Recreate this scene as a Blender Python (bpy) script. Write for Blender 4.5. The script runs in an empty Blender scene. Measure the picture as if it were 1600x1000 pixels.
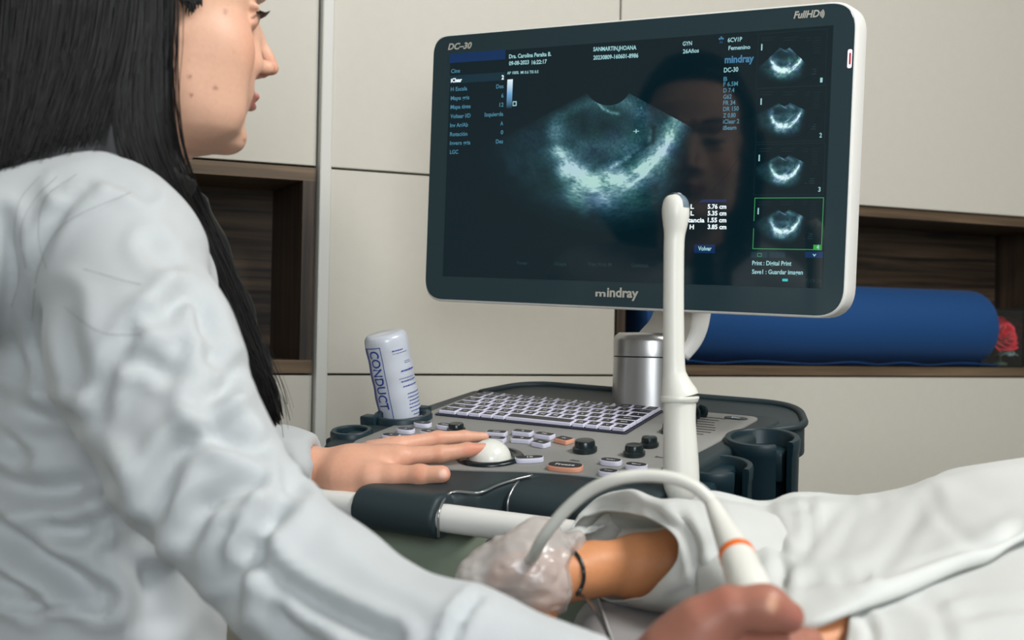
import bpy, bmesh, math, random
import numpy as np
from mathutils import Vector, Matrix

# ---------------------------------------------------------------- camera, light, exposure
EYE = 1.0                                   # lens height above the floor
YAW = math.radians(24.95)                   # camera heading, measured from the wall's normal
PITCH = math.radians(0.63)
ROLL = math.radians(1.03)
FPX = 2100.0                                # focal length in pixels of a 1600 px wide frame
scene = bpy.context.scene
COL = scene.collection
CY, SY = math.cos(YAW), math.sin(YAW)
# "site" frame used for laying things out: x right of the camera, y ahead of it, z above the lens.
def world(p):
    p = np.asarray(p, float)
    out = np.empty_like(p)
    out[..., 0] = p[..., 0] * CY + p[..., 1] * SY
    out[..., 1] = -p[..., 0] * SY + p[..., 1] * CY
    out[..., 2] = p[..., 2] + EYE
    return out

cam_d = bpy.data.cameras.new('camera')
cam = bpy.data.objects.new('camera', cam_d)
COL.objects.link(cam)
cam_d.sensor_width = 36.0
cam_d.lens = FPX * 36.0 / 1600.0
cam_d.clip_start = 0.05
cam_d.dof.use_dof = True
cam_d.dof.focus_distance = 1.45
cam_d.dof.aperture_fstop = 7.0
cam.matrix_world = (Matrix.Translation((0, 0, EYE)) @ Matrix.Rotation(-YAW, 4, 'Z')
                    @ Matrix.Rotation(math.pi / 2 + PITCH, 4, 'X') @ Matrix.Rotation(ROLL, 4, 'Z'))
scene.camera = cam
scene.view_settings.view_transform = 'Standard'
scene.view_settings.look = 'None'
scene.view_settings.gamma = 1.0
scene.view_settings.use_curve_mapping = False
scene.view_settings.exposure = 0.34

wd = bpy.data.worlds.new('world'); scene.world = wd; wd.use_nodes = True
bg = wd.node_tree.nodes['Background']
bg.inputs[0].default_value = (0.75, 0.86, 1.0, 1); bg.inputs[1].default_value = 1.0

def area_light(name, loc, aim, sx, sy, power, colour):
    d = bpy.data.lights.new(name, 'AREA'); d.shape = 'RECTANGLE'; d.size = sx; d.size_y = sy
    d.energy = power; d.color = colour
    o = bpy.data.objects.new(name, d); COL.objects.link(o)
    o.location = loc
    o.rotation_euler = (Vector(aim) - Vector(loc)).to_track_quat('-Z', 'Y').to_euler()
    return o
# daylight through the window in the wall behind the camera, and the ceiling panel
area_light('window_daylight', (-0.55, -2.02, 1.62), (0.5, 1.6, 1.0), 1.2, 1.1, 36, (0.93, 0.97, 1.0))
area_light('ceiling_panel_light', (1.20, 0.05, 2.55), (0.45, 1.0, 0.9), 0.9, 0.8, 50, (1.0, 0.98, 0.95))

# ---------------------------------------------------------------- view geometry helpers
_cp, _sp, _cr, _sr = math.cos(PITCH), math.sin(PITCH), math.cos(ROLL), math.sin(ROLL)
def ray(x, y):
    X, U = x - 800.0, 500.0 - y
    x0, y0 = X * _cr - U * _sr, X * _sr + U * _cr
    return np.array([x0 / FPX, _cp - _sp * y0 / FPX, _sp + _cp * y0 / FPX])
def at(x, y, d):                             # site point seen at pixel (x, y), d metres ahead
    r = ray(x, y)
    return r * (d / r[1])
def to_px(P):
    P = np.asarray(P, float)
    d = P[..., 1] * _cp + P[..., 2] * _sp
    u = -P[..., 1] * _sp + P[..., 2] * _cp
    X, U = FPX * P[..., 0] / d, FPX * u / d
    return np.stack([800 + X * _cr + U * _sr, 500 - (-X * _sr + U * _cr)], -1)

class Frame:                                 # a plane placed in the site: a along, b away, h off it
    def __init__(s, o, yaw, tilt, roll):
        yaw, tilt, roll = map(math.radians, (yaw, tilt, roll))
        s.o = np.array(o, float)
        u = np.array([math.cos(yaw), -math.sin(yaw), 0.0])
        v = np.array([math.sin(yaw), math.cos(yaw), 0.0]); w = np.array([0, 0, 1.0])
        s.v = v * math.cos(tilt) + w * math.sin(tilt)
        w2 = -v * math.sin(tilt) + w * math.cos(tilt)
        s.u = u * math.cos(roll) + w2 * math.sin(roll)
        s.w = np.cross(s.u, s.v)
    def __call__(s, q):                      # (a, b, h) -> site
        q = np.asarray(q, float)
        return s.o + q[..., 0:1] * s.u + q[..., 1:2] * s.v + q[..., 2:3] * s.w
    def hit(s, x, y, h=0.0):                 # pixel -> (a, b) on the plane at height h
        d = ray(x, y); O = s.o + s.w * h
        q = d * ((O @ s.w) / (d @ s.w)) - O
        return q @ s.u, q @ s.v

# ---------------------------------------------------------------- object helpers
def tag(o, label=None, cat=None, group=None, kind=None):
    if label: o['label'] = label
    if cat: o['category'] = cat
    if group: o['group'] = group
    if kind: o['kind'] = kind
    return o
def thing(name, loc_site, label, cat, group=None):
    o = bpy.data.objects.new(name, None); COL.objects.link(o)
    o.location = world(np.array(loc_site, float)); o.empty_display_size = 0.05
    return tag(o, label, cat, group)
def base_of(parent):
    p = np.zeros(3)
    while parent is not None:
        p = p + np.array(parent.location); parent = parent.parent
    return p
def mesh(name, V, F, mat, parent=None, smooth=True, site=True, mats=None, midx=None, col=None, auto=None):
    V = np.asarray(V, float)
    if site: V = world(V)
    if parent is None:
        loc = np.array([V[:, 0].mean(), V[:, 1].mean(), V[:, 2].min()])
    else:
        loc = base_of(parent)
    me = bpy.data.meshes.new(name)
    me.from_pydata((V - loc).tolist(), [], F if isinstance(F, list) else F.tolist())
    for m in (mats or [mat]): me.materials.append(m)
    if midx is not None: me.polygons.foreach_set('material_index', np.asarray(midx, np.int32))
    if smooth: me.polygons.foreach_set('use_smooth', np.ones(len(me.polygons), bool))
    if col is not None:
        ca = me.color_attributes.new('Col', 'FLOAT_COLOR', 'POINT')
        c = np.ones((len(V), 4), np.float32); c[:, :3] = col
        ca.data.foreach_set('color', c.ravel())
    me.validate(); me.update()
    if auto is not None:
        bm = bmesh.new(); bm.from_mesh(me)
        bmesh.ops.recalc_face_normals(bm, faces=bm.faces)
        for e in bm.edges:
            if len(e.link_faces) == 2 and e.calc_face_angle(0) > math.radians(auto): e.smooth = False
        bm.to_mesh(me); bm.free()
    o = bpy.data.objects.new(name, me); COL.objects.link(o)
    if parent is None: o.location = loc
    else: o.parent = parent
    return o

class MB:                                    # gathers shapes of ONE part
    def __init__(s): s.V = []; s.F = []; s.M = []; s.n = 0
    def add(s, V, F, m=0):
        V = np.asarray(V, float); s.V.append(V)
        s.F += [tuple(i + s.n for i in f) for f in F]; s.M += [m] * len(F); s.n += len(V); return s
    def build(s, name, mat, parent=None, **k):
        return mesh(name, np.concatenate(s.V), s.F, mat if not isinstance(mat, list) else None, parent,
                    mats=mat if isinstance(mat, list) else None, midx=s.M, **k)

def box(lo, hi):
    (a, b, c), (d, e, f) = lo, hi
    V = [(a,b,c),(d,b,c),(d,e,c),(a,e,c),(a,b,f),(d,b,f),(d,e,f),(a,e,f)]
    return np.array(V, float), [(0,3,2,1),(4,5,6,7),(0,1,5,4),(1,2,6,5),(2,3,7,6),(3,0,4,7)]
def bevelled(V, F, r, seg=2):
    bm = bmesh.new()
    vs = [bm.verts.new(v) for v in V]
    for f in F: bm.faces.new([vs[i] for i in f])
    bmesh.ops.recalc_face_normals(bm, faces=bm.faces)
    bmesh.ops.bevel(bm, geom=list(bm.edges), offset=r, segments=seg, profile=0.5, affect='EDGES', clamp_overlap=True)
    bm.verts.index_update()
    out = np.array([v.co[:] for v in bm.verts]), [tuple(v.index for v in f.verts) for f in bm.faces]
    bm.free(); return out
def rbox(lo, hi, r, seg=2): return bevelled(*box(lo, hi), r, seg)
def rounded_poly(P, r, seg=6):               # 2-D polygon with rounded corners
    P = [np.array(p, float) for p in P]; n = len(P); out = []
    rr = r if isinstance(r, (list, tuple)) else [r] * n
    for i in range(n):
        a, b, c = P[i - 1], P[i], P[(i + 1) % n]
        d1, d2 = a - b, c - b; l1, l2 = np.linalg.norm(d1), np.linalg.norm(d2)
        t = min(rr[i], l1 * .49, l2 * .49)
        if t < 1e-6: out.append(b); continue
        s0, s1 = b + d1 / l1 * t, b + d2 / l2 * t
        for k in range(seg + 1):
            q = k / seg; out.append((1 - q) ** 2 * s0 + 2 * q * (1 - q) * b + q * q * s1)
    return np.array(out)
def prism(P, z0, z1, r=0.0, seg=3):          # 2-D outline extruded from z0 to z1, top and bottom edges rounded by r
    P = np.asarray(P, float); n = len(P)
    area = 0.5 * np.sum(P[:, 0] * np.roll(P[:, 1], -1) - np.roll(P[:, 0], -1) * P[:, 1])
    if area < 0: P = P[::-1]
    e = np.roll(P, -1, 0) - P; e /= np.linalg.norm(e, axis=1)[:, None] + 1e-12
    nr = np.stack([e[:, 1], -e[:, 0]], 1); vn = nr + np.roll(nr, 1, 0); vn /= np.linalg.norm(vn, axis=1)[:, None] + 1e-9
    rings = []
    if r > 0:
        for k in range(seg + 1):
            t = k / seg * math.pi / 2; rings.append((P - vn * r * (1 - math.sin(t)), z0 + r * (1 - math.cos(t))))
        for k in range(seg + 1):
            t = k / seg * math.pi / 2; rings.append((P - vn * r * (1 - math.cos(t)), z1 - r * (1 - math.sin(t))))
    else: rings = [(P, z0), (P, z1)]
    V = np.concatenate([np.c_[q, np.full(n, z)] for q, z in rings]); F = []
    for k in range(len(rings) - 1):
        for i in range(n):
            j = (i + 1) % n; F.append((k*n+i, k*n+j, (k+1)*n+j, (k+1)*n+i))
    F.append(tuple(range(n))[::-1]); m = (len(rings) - 1) * n; F.append(tuple(m + i for i in range(n)))
    return V, F
def catmull(P, per=8):
    P = np.asarray(P, float); n = len(P)
    Q = np.vstack([2 * P[0] - P[1], P, 2 * P[-1] - P[-2]]); out = []
    for i in range(1, n):
        p0, p1, p2, p3 = Q[i - 1], Q[i], Q[i + 1], Q[i + 2]
        for k in range(per):
            t = k / per
            out.append(.5 * ((2*p1) + (-p0+p2)*t + (2*p0-5*p1+4*p2-p3)*t*t + (-p0+3*p1-3*p2+p3)*t**3))
    out.append(P[-1]); return np.array(out)
def tube(P, R, seg=16, caps=True, squash=None):
    P = np.asarray(P, float); n = len(P); R = np.broadcast_to(np.asarray(R, float), (n,))
    T = np.gradient(P, axis=0); T /= np.linalg.norm(T, axis=1)[:, None] + 1e-12
    up = np.array([0, 0, 1.0]) if abs(T[0][2]) < .9 else np.array([1.0, 0, 0])
    N = np.cross(up, T[0]); N /= np.linalg.norm(N); V = []
    for i in range(n):
        N = N - T[i] * (N @ T[i]); N /= np.linalg.norm(N); B = np.cross(T[i], N)
        a = np.arange(seg) / seg * 2 * math.pi
        V.append(P[i] + R[i] * (np.cos(a)[:, None] * N + np.sin(a)[:, None] * B * (squash or 1)))
    F = [(i*seg+j, i*seg+(j+1) % seg, (i+1)*seg+(j+1) % seg, (i+1)*seg+j) for i in range(n-1) for j in range(seg)]
    if caps: F += [tuple(range(seg))[::-1], tuple((n-1)*seg+j for j in range(seg))]
    return np.concatenate(V), F
def lathe(prof, seg=40, close=True):         # prof: (r, z) pairs, around +z
    prof = np.asarray(prof, float); n = len(prof); a = np.arange(seg) / seg * 2 * math.pi
    V = np.concatenate([np.c_[r*np.cos(a), r*np.sin(a), np.full(seg, z)] for r, z in prof])
    F = [(i*seg+j, i*seg+(j+1) % seg, (i+1)*seg+(j+1) % seg, (i+1)*seg+j) for i in range(n-1) for j in range(seg)]
    if close: F += [tuple(range(seg))[::-1], tuple((n-1)*seg+j for j in range(seg))]
    return V, F
def place(V, o, ax, xref=(1, 0, 0)):         # local z -> ax
    ax = np.array(ax, float); ax /= np.linalg.norm(ax)
    x = np.array(xref, float); x = x - ax * (x @ ax); x /= np.linalg.norm(x); y = np.cross(ax, x)
    return np.array(o) + V[:, 0:1] * x + V[:, 1:2] * y + V[:, 2:3] * ax
def text2d(s, size, bold=0.0, shear=0.0, align='LEFT', spacing=1.0):
    c = bpy.data.curves.new('t', 'FONT'); c.body = s; c.size = size; c.offset = bold * size; c.shear = shear
    c.align_x = align; c.space_character = spacing; c.resolution_u = 3
    o = bpy.data.objects.new('t', c); COL.objects.link(o)
    dg = bpy.context.evaluated_depsgraph_get()
    me = bpy.data.meshes.new_from_object(o.evaluated_get(dg))
    V = np.array([v.co[:] for v in me.vertices]).reshape(-1, 3); F = [tuple(p.vertices) for p in me.polygons]
    bpy.data.objects.remove(o); bpy.data.curves.remove(c); bpy.data.meshes.remove(me)
    return V[:, :2], F

# ---------------------------------------------------------------- materials
def srgb(*c):
    c = np.array(c, float) / 255.0
    return tuple(np.where(c <= .04045, c / 12.92, ((c + .055) / 1.055) ** 2.4)) + (1.0,)
def mat(name, rgb, rough=.5, metal=0.0, spec=.5, emit=None, estr=0.0, noise=None, bump=None, coat=0.0,
        sub=0.0, trans=0.0, alpha=1.0, attr=False, ior=1.45, aniso=0.0, sheen=0.0):
    m = bpy.data.materials.new(name); m.use_nodes = True; nt = m.node_tree; b = nt.nodes['Principled BSDF']
    col = srgb(*rgb); b.inputs['Base Color'].default_value = col
    b.inputs['Roughness'].default_value = rough; b.inputs['Metallic'].default_value = metal
    b.inputs['Specular IOR Level'].default_value = spec; b.inputs['IOR'].default_value = ior
    b.inputs['Coat Weight'].default_value = coat; b.inputs['Coat Roughness'].default_value = .08
    b.inputs['Transmission Weight'].default_value = trans; b.inputs['Alpha'].default_value = alpha
    b.inputs['Anisotropic'].default_value = aniso; b.inputs['Sheen Weight'].default_value = sheen
    if sub: b.inputs['Subsurface Weight'].default_value = sub; b.inputs['Subsurface Radius'].default_value = (.012, .005, .003); b.inputs['Subsurface Scale'].default_value = .6
    if emit: b.inputs['Emission Color'].default_value = srgb(*emit); b.inputs['Emission Strength'].default_value = estr
    src = None
    if attr:
        a = nt.nodes.new('ShaderNodeVertexColor'); a.layer_name = 'Col'; src = a.outputs[0]
        nt.links.new(src, b.inputs['Base Color'])
        if attr == 'emit':
            nt.links.new(src, b.inputs['Emission Color']); b.inputs['Emission Strength'].default_value = estr
            nt.links.remove(b.inputs['Base Color'].links[0])
    tc = nt.nodes.new('ShaderNodeTexCoord')
    if noise:                                # (scale, amount, (sx,sy,sz))
        mp = nt.nodes.new('ShaderNodeMapping'); mp.inputs['Scale'].default_value = noise[2] if len(noise) > 2 else (1, 1, 1)
        n = nt.nodes.new('ShaderNodeTexNoise'); n.inputs['Scale'].default_value = noise[0]; n.inputs['Detail'].default_value = 5
        nt.links.new(tc.outputs['Object'], mp.inputs[0]); nt.links.new(mp.outputs[0], n.inputs[0])
        mr = nt.nodes.new('ShaderNodeMapRange'); mr.inputs[1].default_value = .3; mr.inputs[2].default_value = .7
        mr.inputs[3].default_value = 1 - noise[1]; mr.inputs[4].default_value = 1 + noise[1]
        nt.links.new(n.outputs[0], mr.inputs[0])
        mx = nt.nodes.new('ShaderNodeVectorMath'); mx.operation = 'SCALE'
        if src is not None: nt.links.new(src, mx.inputs[0])
        else: mx.inputs[0].default_value = col[:3]
        nt.links.new(mr.outputs[0], mx.inputs['Scale']); nt.links.new(mx.outputs[0], b.inputs['Base Color'])
    if bump:                                 # (scale, strength, distance, (sx,sy,sz))
        mp = nt.nodes.new('ShaderNodeMapping'); mp.inputs['Scale'].default_value = bump[3] if len(bump) > 3 else (1, 1, 1)
        n = nt.nodes.new('ShaderNodeTexNoise'); n.inputs['Scale'].default_value = bump[0]; n.inputs['Detail'].default_value = 6
        nt.links.new(tc.outputs['Object'], mp.inputs[0]); nt.links.new(mp.outputs[0], n.inputs[0])
        bp = nt.nodes.new('ShaderNodeBump'); bp.inputs['Strength'].default_value = bump[1]; bp.inputs['Distance'].default_value = bump[2]
        nt.links.new(n.outputs[0], bp.inputs['Height']); nt.links.new(bp.outputs[0], b.inputs['Normal'])
    return m
def wood(name, dark, light, vertical=False):
    m = bpy.data.materials.new(name); m.use_nodes = True; nt = m.node_tree; b = nt.nodes['Principled BSDF']
    tc = nt.nodes.new('ShaderNodeTexCoord'); mp = nt.nodes.new('ShaderNodeMapping')
    mp.inputs['Scale'].default_value = (30, 30, 1.2) if vertical else (1.2, 30, 30)
    n = nt.nodes.new('ShaderNodeTexNoise'); n.inputs['Scale'].default_value = 3; n.inputs['Detail'].default_value = 8; n.inputs['Distortion'].default_value = .6
    r = nt.nodes.new('ShaderNodeValToRGB'); r.color_ramp.elements[0].position = .35; r.color_ramp.elements[0].color = srgb(*dark)
    r.color_ramp.elements[1].position = .7; r.color_ramp.elements[1].color = srgb(*light)
    nt.links.new(tc.outputs['Object'], mp.inputs[0]); nt.links.new(mp.outputs[0], n.inputs[0])
    nt.links.new(n.outputs[0], r.inputs[0]); nt.links.new(r.outputs[0], b.inputs['Base Color'])
    b.inputs['Roughness'].default_value = .5
    return m
M = dict(
    cream=mat('cream_laminate', (203, 199, 188), .45, noise=(60, .012)),
    wall=mat('wall_paint', (176, 174, 166), .8, noise=(8, .02)),
    ceiling=mat('ceiling_paint', (205, 205, 200), .9),
    floor=mat('floor_vinyl', (74, 78, 72), .5, noise=(12, .05)),
    strip=mat('white_strip', (214, 214, 208), .4),
    gap=mat('dark_carcass', (60, 52, 44), .8),
    wood=wood('walnut_horizontal', (34, 28, 23), (104, 84, 64)),
    woodv=wood('walnut_vertical', (34, 28, 23), (84, 66, 50), True),
    woodf=wood('walnut_edge', (78, 62, 46), (120, 100, 76)),
    shell=mat('console_plastic', (42, 54, 58), .48, bump=(900, .08, .0005), spec=.4),
    shell2=mat('holder_plastic', (22, 44, 52), .4, spec=.45),
    panel=mat('grey_panel', (146, 146, 143), .5, metal=.1, noise=(500, .05)),
    white=mat('white_plastic', (224, 224, 220), .35),
    probe=mat('probe_plastic', (222, 222, 214), .32),
    keyw=mat('key_white', (214, 214, 232), .4),
    keyk=mat('key_black', (24, 26, 34), .4),
    keyo=mat('key_orange', (226, 160, 132), .4),
    legend=mat('key_legend', (225, 228, 232), .5),
    knob=mat('knob_rubber', (16, 30, 34), .25, spec=.6),
    steel=mat('brushed_metal', (178, 178, 178), .3, metal=.9, aniso=.5),
    armb=mat('arm_plastic', (150, 147, 138), .5),
    body=mat('machine_body', (136, 148, 130), .6),
    bezel=mat('bezel_gloss', (36, 60, 68), .18, spec=.8),
    screen=mat('screen_glass', (3, 8, 10), .06, spec=.75, emit=(4, 27, 35), estr=.7),
    ball=mat('trackball', (236, 236, 228), .2),
    chrome=mat('silver_trim', (170, 172, 172), .25, metal=.8),
)
def glow(name, rgb, k=1.0):
    return mat(name, (3, 8, 10), .06, spec=.75, emit=rgb, estr=k)
# ---------------------------------------------------------------- the room (world axes: X along the cabinet wall, Y into it)
FACE = 1.813                                 # Y of the cabinet fronts
def wall_hit(x, y, Y=FACE):                  # pixel -> world (X, Z) on the plane at Y
    w = world(ray(x, y)) - np.array([0, 0, EYE]); t = Y / w[1]
    return w[0] * t, w[2] * t + EYE
def struct(name, lo, hi, m, r=0.0):
    V, F = box(lo, hi) if r == 0 else rbox(lo, hi, r)
    return tag(mesh(name, V, F, m, None, smooth=False, site=False), kind='structure')
XL, XR, YF, YB, CH = -2.3, 2.9, -2.2, 2.17, 2.6
struct('floor', (XL, YF, -.05), (XR, YB, 0), M['floor'])
struct('ceiling', (XL, YF, CH), (XR, YB, CH + .05), M['ceiling'])
struct('wall_back', (XL, YB, 0), (XR, YB + .1, CH), M['wall'])
struct('wall_left', (XL - .1, YF, 0), (XL, YB, CH), M['wall'])
struct('wall_right', (XR, YF, 0), (XR + .1, YB, CH), M['wall'])
wx0, wx1, wz0, wz1 = -1.25, .15, 1.0, 2.2
b = MB()
for lo, hi in (((XL, YF-.1, 0), (wx0, YF, CH)), ((wx1, YF-.1, 0), (XR, YF, CH)),
               ((wx0, YF-.1, 0), (wx1, YF, wz0)), ((wx0, YF-.1, wz1), (wx1, YF, CH))):
    b.add(*box(lo, hi))
tag(b.build('wall_front', M['wall'], site=False, smooth=False), kind='structure')
b = MB()
for lo, hi in (((wx0, YF-.07, wz0), (wx0+.05, YF-.02, wz1)), ((wx1-.05, YF-.07, wz0), (wx1, YF-.02, wz1)),
               ((wx0, YF-.07, wz0), (wx1, YF-.02, wz0+.05)), ((wx0, YF-.07, wz1-.05), (wx1, YF-.02, wz1)),
               ((-.575, YF-.07, wz0), (-.525, YF-.02, wz1))):
    b.add(*box(lo, hi))
tag(b.build('window_1', M['white'], site=False, smooth=False), kind='structure')

# key lines of the cabinet wall, read off the photograph at the fronts' plane
xs0, xs1 = wall_hit(489, 587)[0], wall_hit(509, 587)[0]          # the white upright
zt = 0.5 * (wall_hit(517, 262)[1] + wall_hit(1344, 322)[1])      # line above the niches
zb = wall_hit(740, 586)[1]                                        # line below them
xc = wall_hit(961, 540)[0]                                        # column joint
x_in_l = wall_hit(471, 480)[0]                                    # left niche, inner right edge
print('cab', xs0, xs1, zt, zb, xc, wall_hit(517, 262)[1], wall_hit(1344, 322)[1], wall_hit(1070, 588)[1], wall_hit(450, 583)[1])
tag(mesh('trim_1', *rbox((xs0 + .001, FACE - .012, 0), (xs1 - .001, FACE + .30, 2.45), .002), M['strip'], smooth=False, site=False), kind='structure')
G = .0015
def door(parent, x0, x1, z0, z1, name='door_panel'):
    return mesh(name, *rbox((x0 + G, FACE, z0 + G), (x1 - G, FACE + .018, z1 - G), .0008, 1), M['cream'], parent, smooth=False, site=False)
def niche(parent, x0, x1, z0, z1, t, D, name='open_niche'):
    f = FACE - .001
    mesh('niche_board', *box((x0 + G, f, z1 - t), (x1 - G, f + D, z1 - G)), M['woodf'], parent, smooth=False, site=False)
    mesh('niche_board', *box((x0 + G, f, z0 + G), (x1 - G, f + D, z0 + t)), M['woodf'], parent, smooth=False, site=False)
    mesh('niche_side', *box((x0 + G, f, z0 + t), (x0 + t, f + D, z1 - t)), M['woodv'], parent, smooth=False, site=False)
    mesh('niche_side', *box((x1 - t, f, z0 + t), (x1 - G, f + D, z1 - t)), M['woodv'], parent, smooth=False, site=False)
    mesh('niche_back', *box((x0 + G, f + D, z0 + G), (x1 - G, f + D + .012, z1 - G)), M['wood'], parent, smooth=False, site=False)
CABD = FACE + .33
def carcass(parent, x0, x1, holes):
    b = MB(); y0 = FACE + .019
    xs = sorted({x0, x1, *[h[0] for h in holes], *[h[1] for h in holes]})
    zs = sorted({0.0, 2.45, *[h[2] for h in holes], *[h[3] for h in holes]})
    for i in range(len(xs) - 1):
        for j in range(len(zs) - 1):
            hole = any(h[0] <= xs[i] < h[1] and h[2] <= zs[j] < h[3] for h in holes)
            b.add(*box((xs[i], y0 + (.185 if hole else 0), zs[j]), (xs[i+1], CABD, zs[j+1])))
    return b.build('carcass', M['gap'], parent, smooth=False, site=False)
def cab(name, x, label):
    o = bpy.data.objects.new(name, None); COL.objects.link(o); o.location = (x, FACE + .15, 0)
    return tag(o, label, 'cabinet')
t_nl = .020
xl0 = -1.55
c1 = cab('wall_cabinet', (xl0 + xs0) / 2, 'tall cream wall cabinet with a walnut open niche behind the seated doctor')
nx0 = xs0 - .62
door(c1, nx0, xs0, zt, 2.45); door(c1, nx0, xs0, 0, zb); door(c1, xl0, nx0, 0, 2.45)
niche(c1, nx0, xs0, zb, zt, t_nl, .16)
carcass(c1, xl0, xs0 - .0005, [(nx0, xs0 - .0005, zb, zt)])
c2 = cab('wall_cabinet', 1.3, 'wide cream wall cabinet behind the monitor, with a walnut niche holding the blue roll')
xe = wall_hit(1640, 500)[0] + .06
door(c2, xs1, xc, zt, 2.45); door(c2, xs1, xc, zb, zt); door(c2, xs1, xc, 0, zb)
door(c2, xc, xe, zt, 2.45); door(c2, xc, xe, 0, zb); door(c2, xe, xe + .6, 0, 2.45)
niche(c2, xc, xe, zb, zt, .017, .18)
carcass(c2, xs1 + .0005, xe + .6, [(xc, xe, zb, zt)])
# ---------------------------------------------------------------- ultrasound machine
KF = Frame(.87 * np.array([-.09696, 1.78907, -.10820]), 28.186, 10.274, -2.54)     # control panel plane
def kinv(P):
    q = np.asarray(P, float) - KF.o
    return np.array([q @ KF.u, q @ KF.v, q @ KF.w])
mach = thing('ultrasound_machine', (at(900, 700, 1.5)[0], 1.5, -EYE),
             'grey and white ultrasound machine with a large tilted monitor, keyboard and trackball', 'ultrasound machine')

shell = MB()
V, F = prism(rounded_poly([(-.030, .142), (-.060, -.10), (-.052, -.165), (.03, -.205), (.13, -.195), (.22, -.17), (.335, -.175), (.352, -.05), (.372, .142)], [.012, .03, .03, .02, .02, .02, .02, .03, .03]), -.055, -.0016, .006)
shell.add(KF(V), F)
co = shell.build('console_shell', M['shell'], mach, auto=40)
# rear tray: a sunken floor inside a raised rounded rim
tr = rounded_poly([(-.02, .128), (.012, .205), (.365, .2095), (.4, .118), (.372, .085)], [.01, .05, .075, .03, .01], 10)
tray = MB(); V, F = prism(tr, -.040, -.0045, .003); tray.add(KF(V), F)
rim = np.c_[tr, np.full(len(tr), -.0035)]
path = rim[3:-2]
V, F = tube(KF(path), .0042, 12); tray.add(V, F)
tray.build('rear_tray', M['shell'], co, auto=40)

pp = rounded_poly([(-.0235, -.139), (-.0125, .1257), (.347, .1257), (.3335, -.04), (.306, -.160), (.225, -.160), (.128, -.192), (.03, -.205)], [.014, .014, .016, .05, .02, .05, .05, .05], 8)
V, F = prism(pp, -.004, 0.0, .0006, 2)
panel = mesh('control_panel', KF(V), F, M['panel'], mach, auto=30)

# --- keyboard
V, F = prism(rounded_poly([(-.003, -.0035), (-.0025, .1105), (.2370, .1105), (.2380, -.0035)], .005), 0.0002, .0014, .0004, 1)
kb = mesh('keyboard', KF(V), F, mat('keyboard_well', (28, 32, 48), .5), mach, auto=30)
rows = [  # back to front: widths in key units, legends
    [('Esc', 1), ('F1', 1), (None, .45), ('F2', 1), ('F3', 1), ('F4', 1), ('F5', 1), (None, .45), ('F6', 1), ('F7', 1), ('F8', 1), ('F9', 1), (None, .45), ('F10', 1), ('F11', 1), ('F12', 1)],
    [('`', 1)] + [(c, 1) for c in '1234567890-='] + [('<-', 1.7)],
    [('Tab', 1.4)] + [(c, 1) for c in 'QWERTYUIOP[]'] + [('\\', 1.3)],
    [('Caps', 1.8)] + [(c, 1) for c in "ASDFGHJKL;'"] + [('Enter', 1.9)],
    [('Shift', 2.2)] + [(c, 1) for c in 'ZXCVBNM,./'] + [('^', 1), ('Shift', 1.5)],
    [('Ctrl', 1.5), ('Fn', 1), ('Alt', 1), ('Win', 1), ('Alt', 1), ('', 5.2), ('Alt', 1), ('<', 1), ('v', 1), ('>', 1)],
]
_txt = {}
def legend(s, size, bold=.02):
    k = (s, size)
    if k not in _txt: _txt[k] = text2d(s, size, bold, align='CENTER')
    return _txt[k]
def keycap(mb, a0, a1, b0, b1, h, z, legend_s, ls=.006, side=0, top=1, leg=2, tp=.0011):
    lo = [(a0, b0, z), (a1, b0, z), (a1, b1, z), (a0, b1, z)]
    hi = [(a0+tp*.6, b0+tp*.5, h), (a1-tp*.6, b0+tp*.5, h), (a1-tp*.6, b1-tp*.5, h), (a0+tp*.6, b1-tp*.5, h)]
    V, F = bevelled(np.array(lo + hi), [(0,3,2,1),(4,5,6,7),(0,1,5,4),(1,2,6,5),(2,3,7,6),(3,0,4,7)], .0007, 1)
    mb.add(KF(V), F, side)
    e = tp + .0005
    P = rounded_poly([(a0+e, b0+e*.8), (a1-e, b0+e*.8), (a1-e, b1-e), (a0+e, b1-e)], .0012, 3)
    V = np.c_[P, np.full(len(P), h + .00012)]; mb.add(KF(V), [tuple(range(len(P)))], top)
    if legend_s:
        T, TF = legend(legend_s, ls)
        if len(T):
            T = T + np.array([(a0+a1)/2, (b0+b1)/2 - ls*.35]); V = np.c_[T, np.full(len(T), h + .00024)]
            mb.add(KF(V), TF, leg)
KW, KD = .2345, .1088
for r, row in enumerate(rows):
    tot = sum(w for _, w in row); u = KW / tot; x = 0.0
    b1 = KD - r * KD / 6; b0 = b1 - KD / 6 + .0012
    for s, w in row:
        if s is not None:
            mb = MB()
            hh = .0058 if r else .0052
            keycap(mb, x + .0006, x + w*u - .0006, b0, b1, hh, .0016, s, .0068 if len(s) < 2 else .0046)
            mb.build('key', [M['keyw'], M['keyk'], M['legend']], kb, auto=30)
        x += w * u

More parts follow.
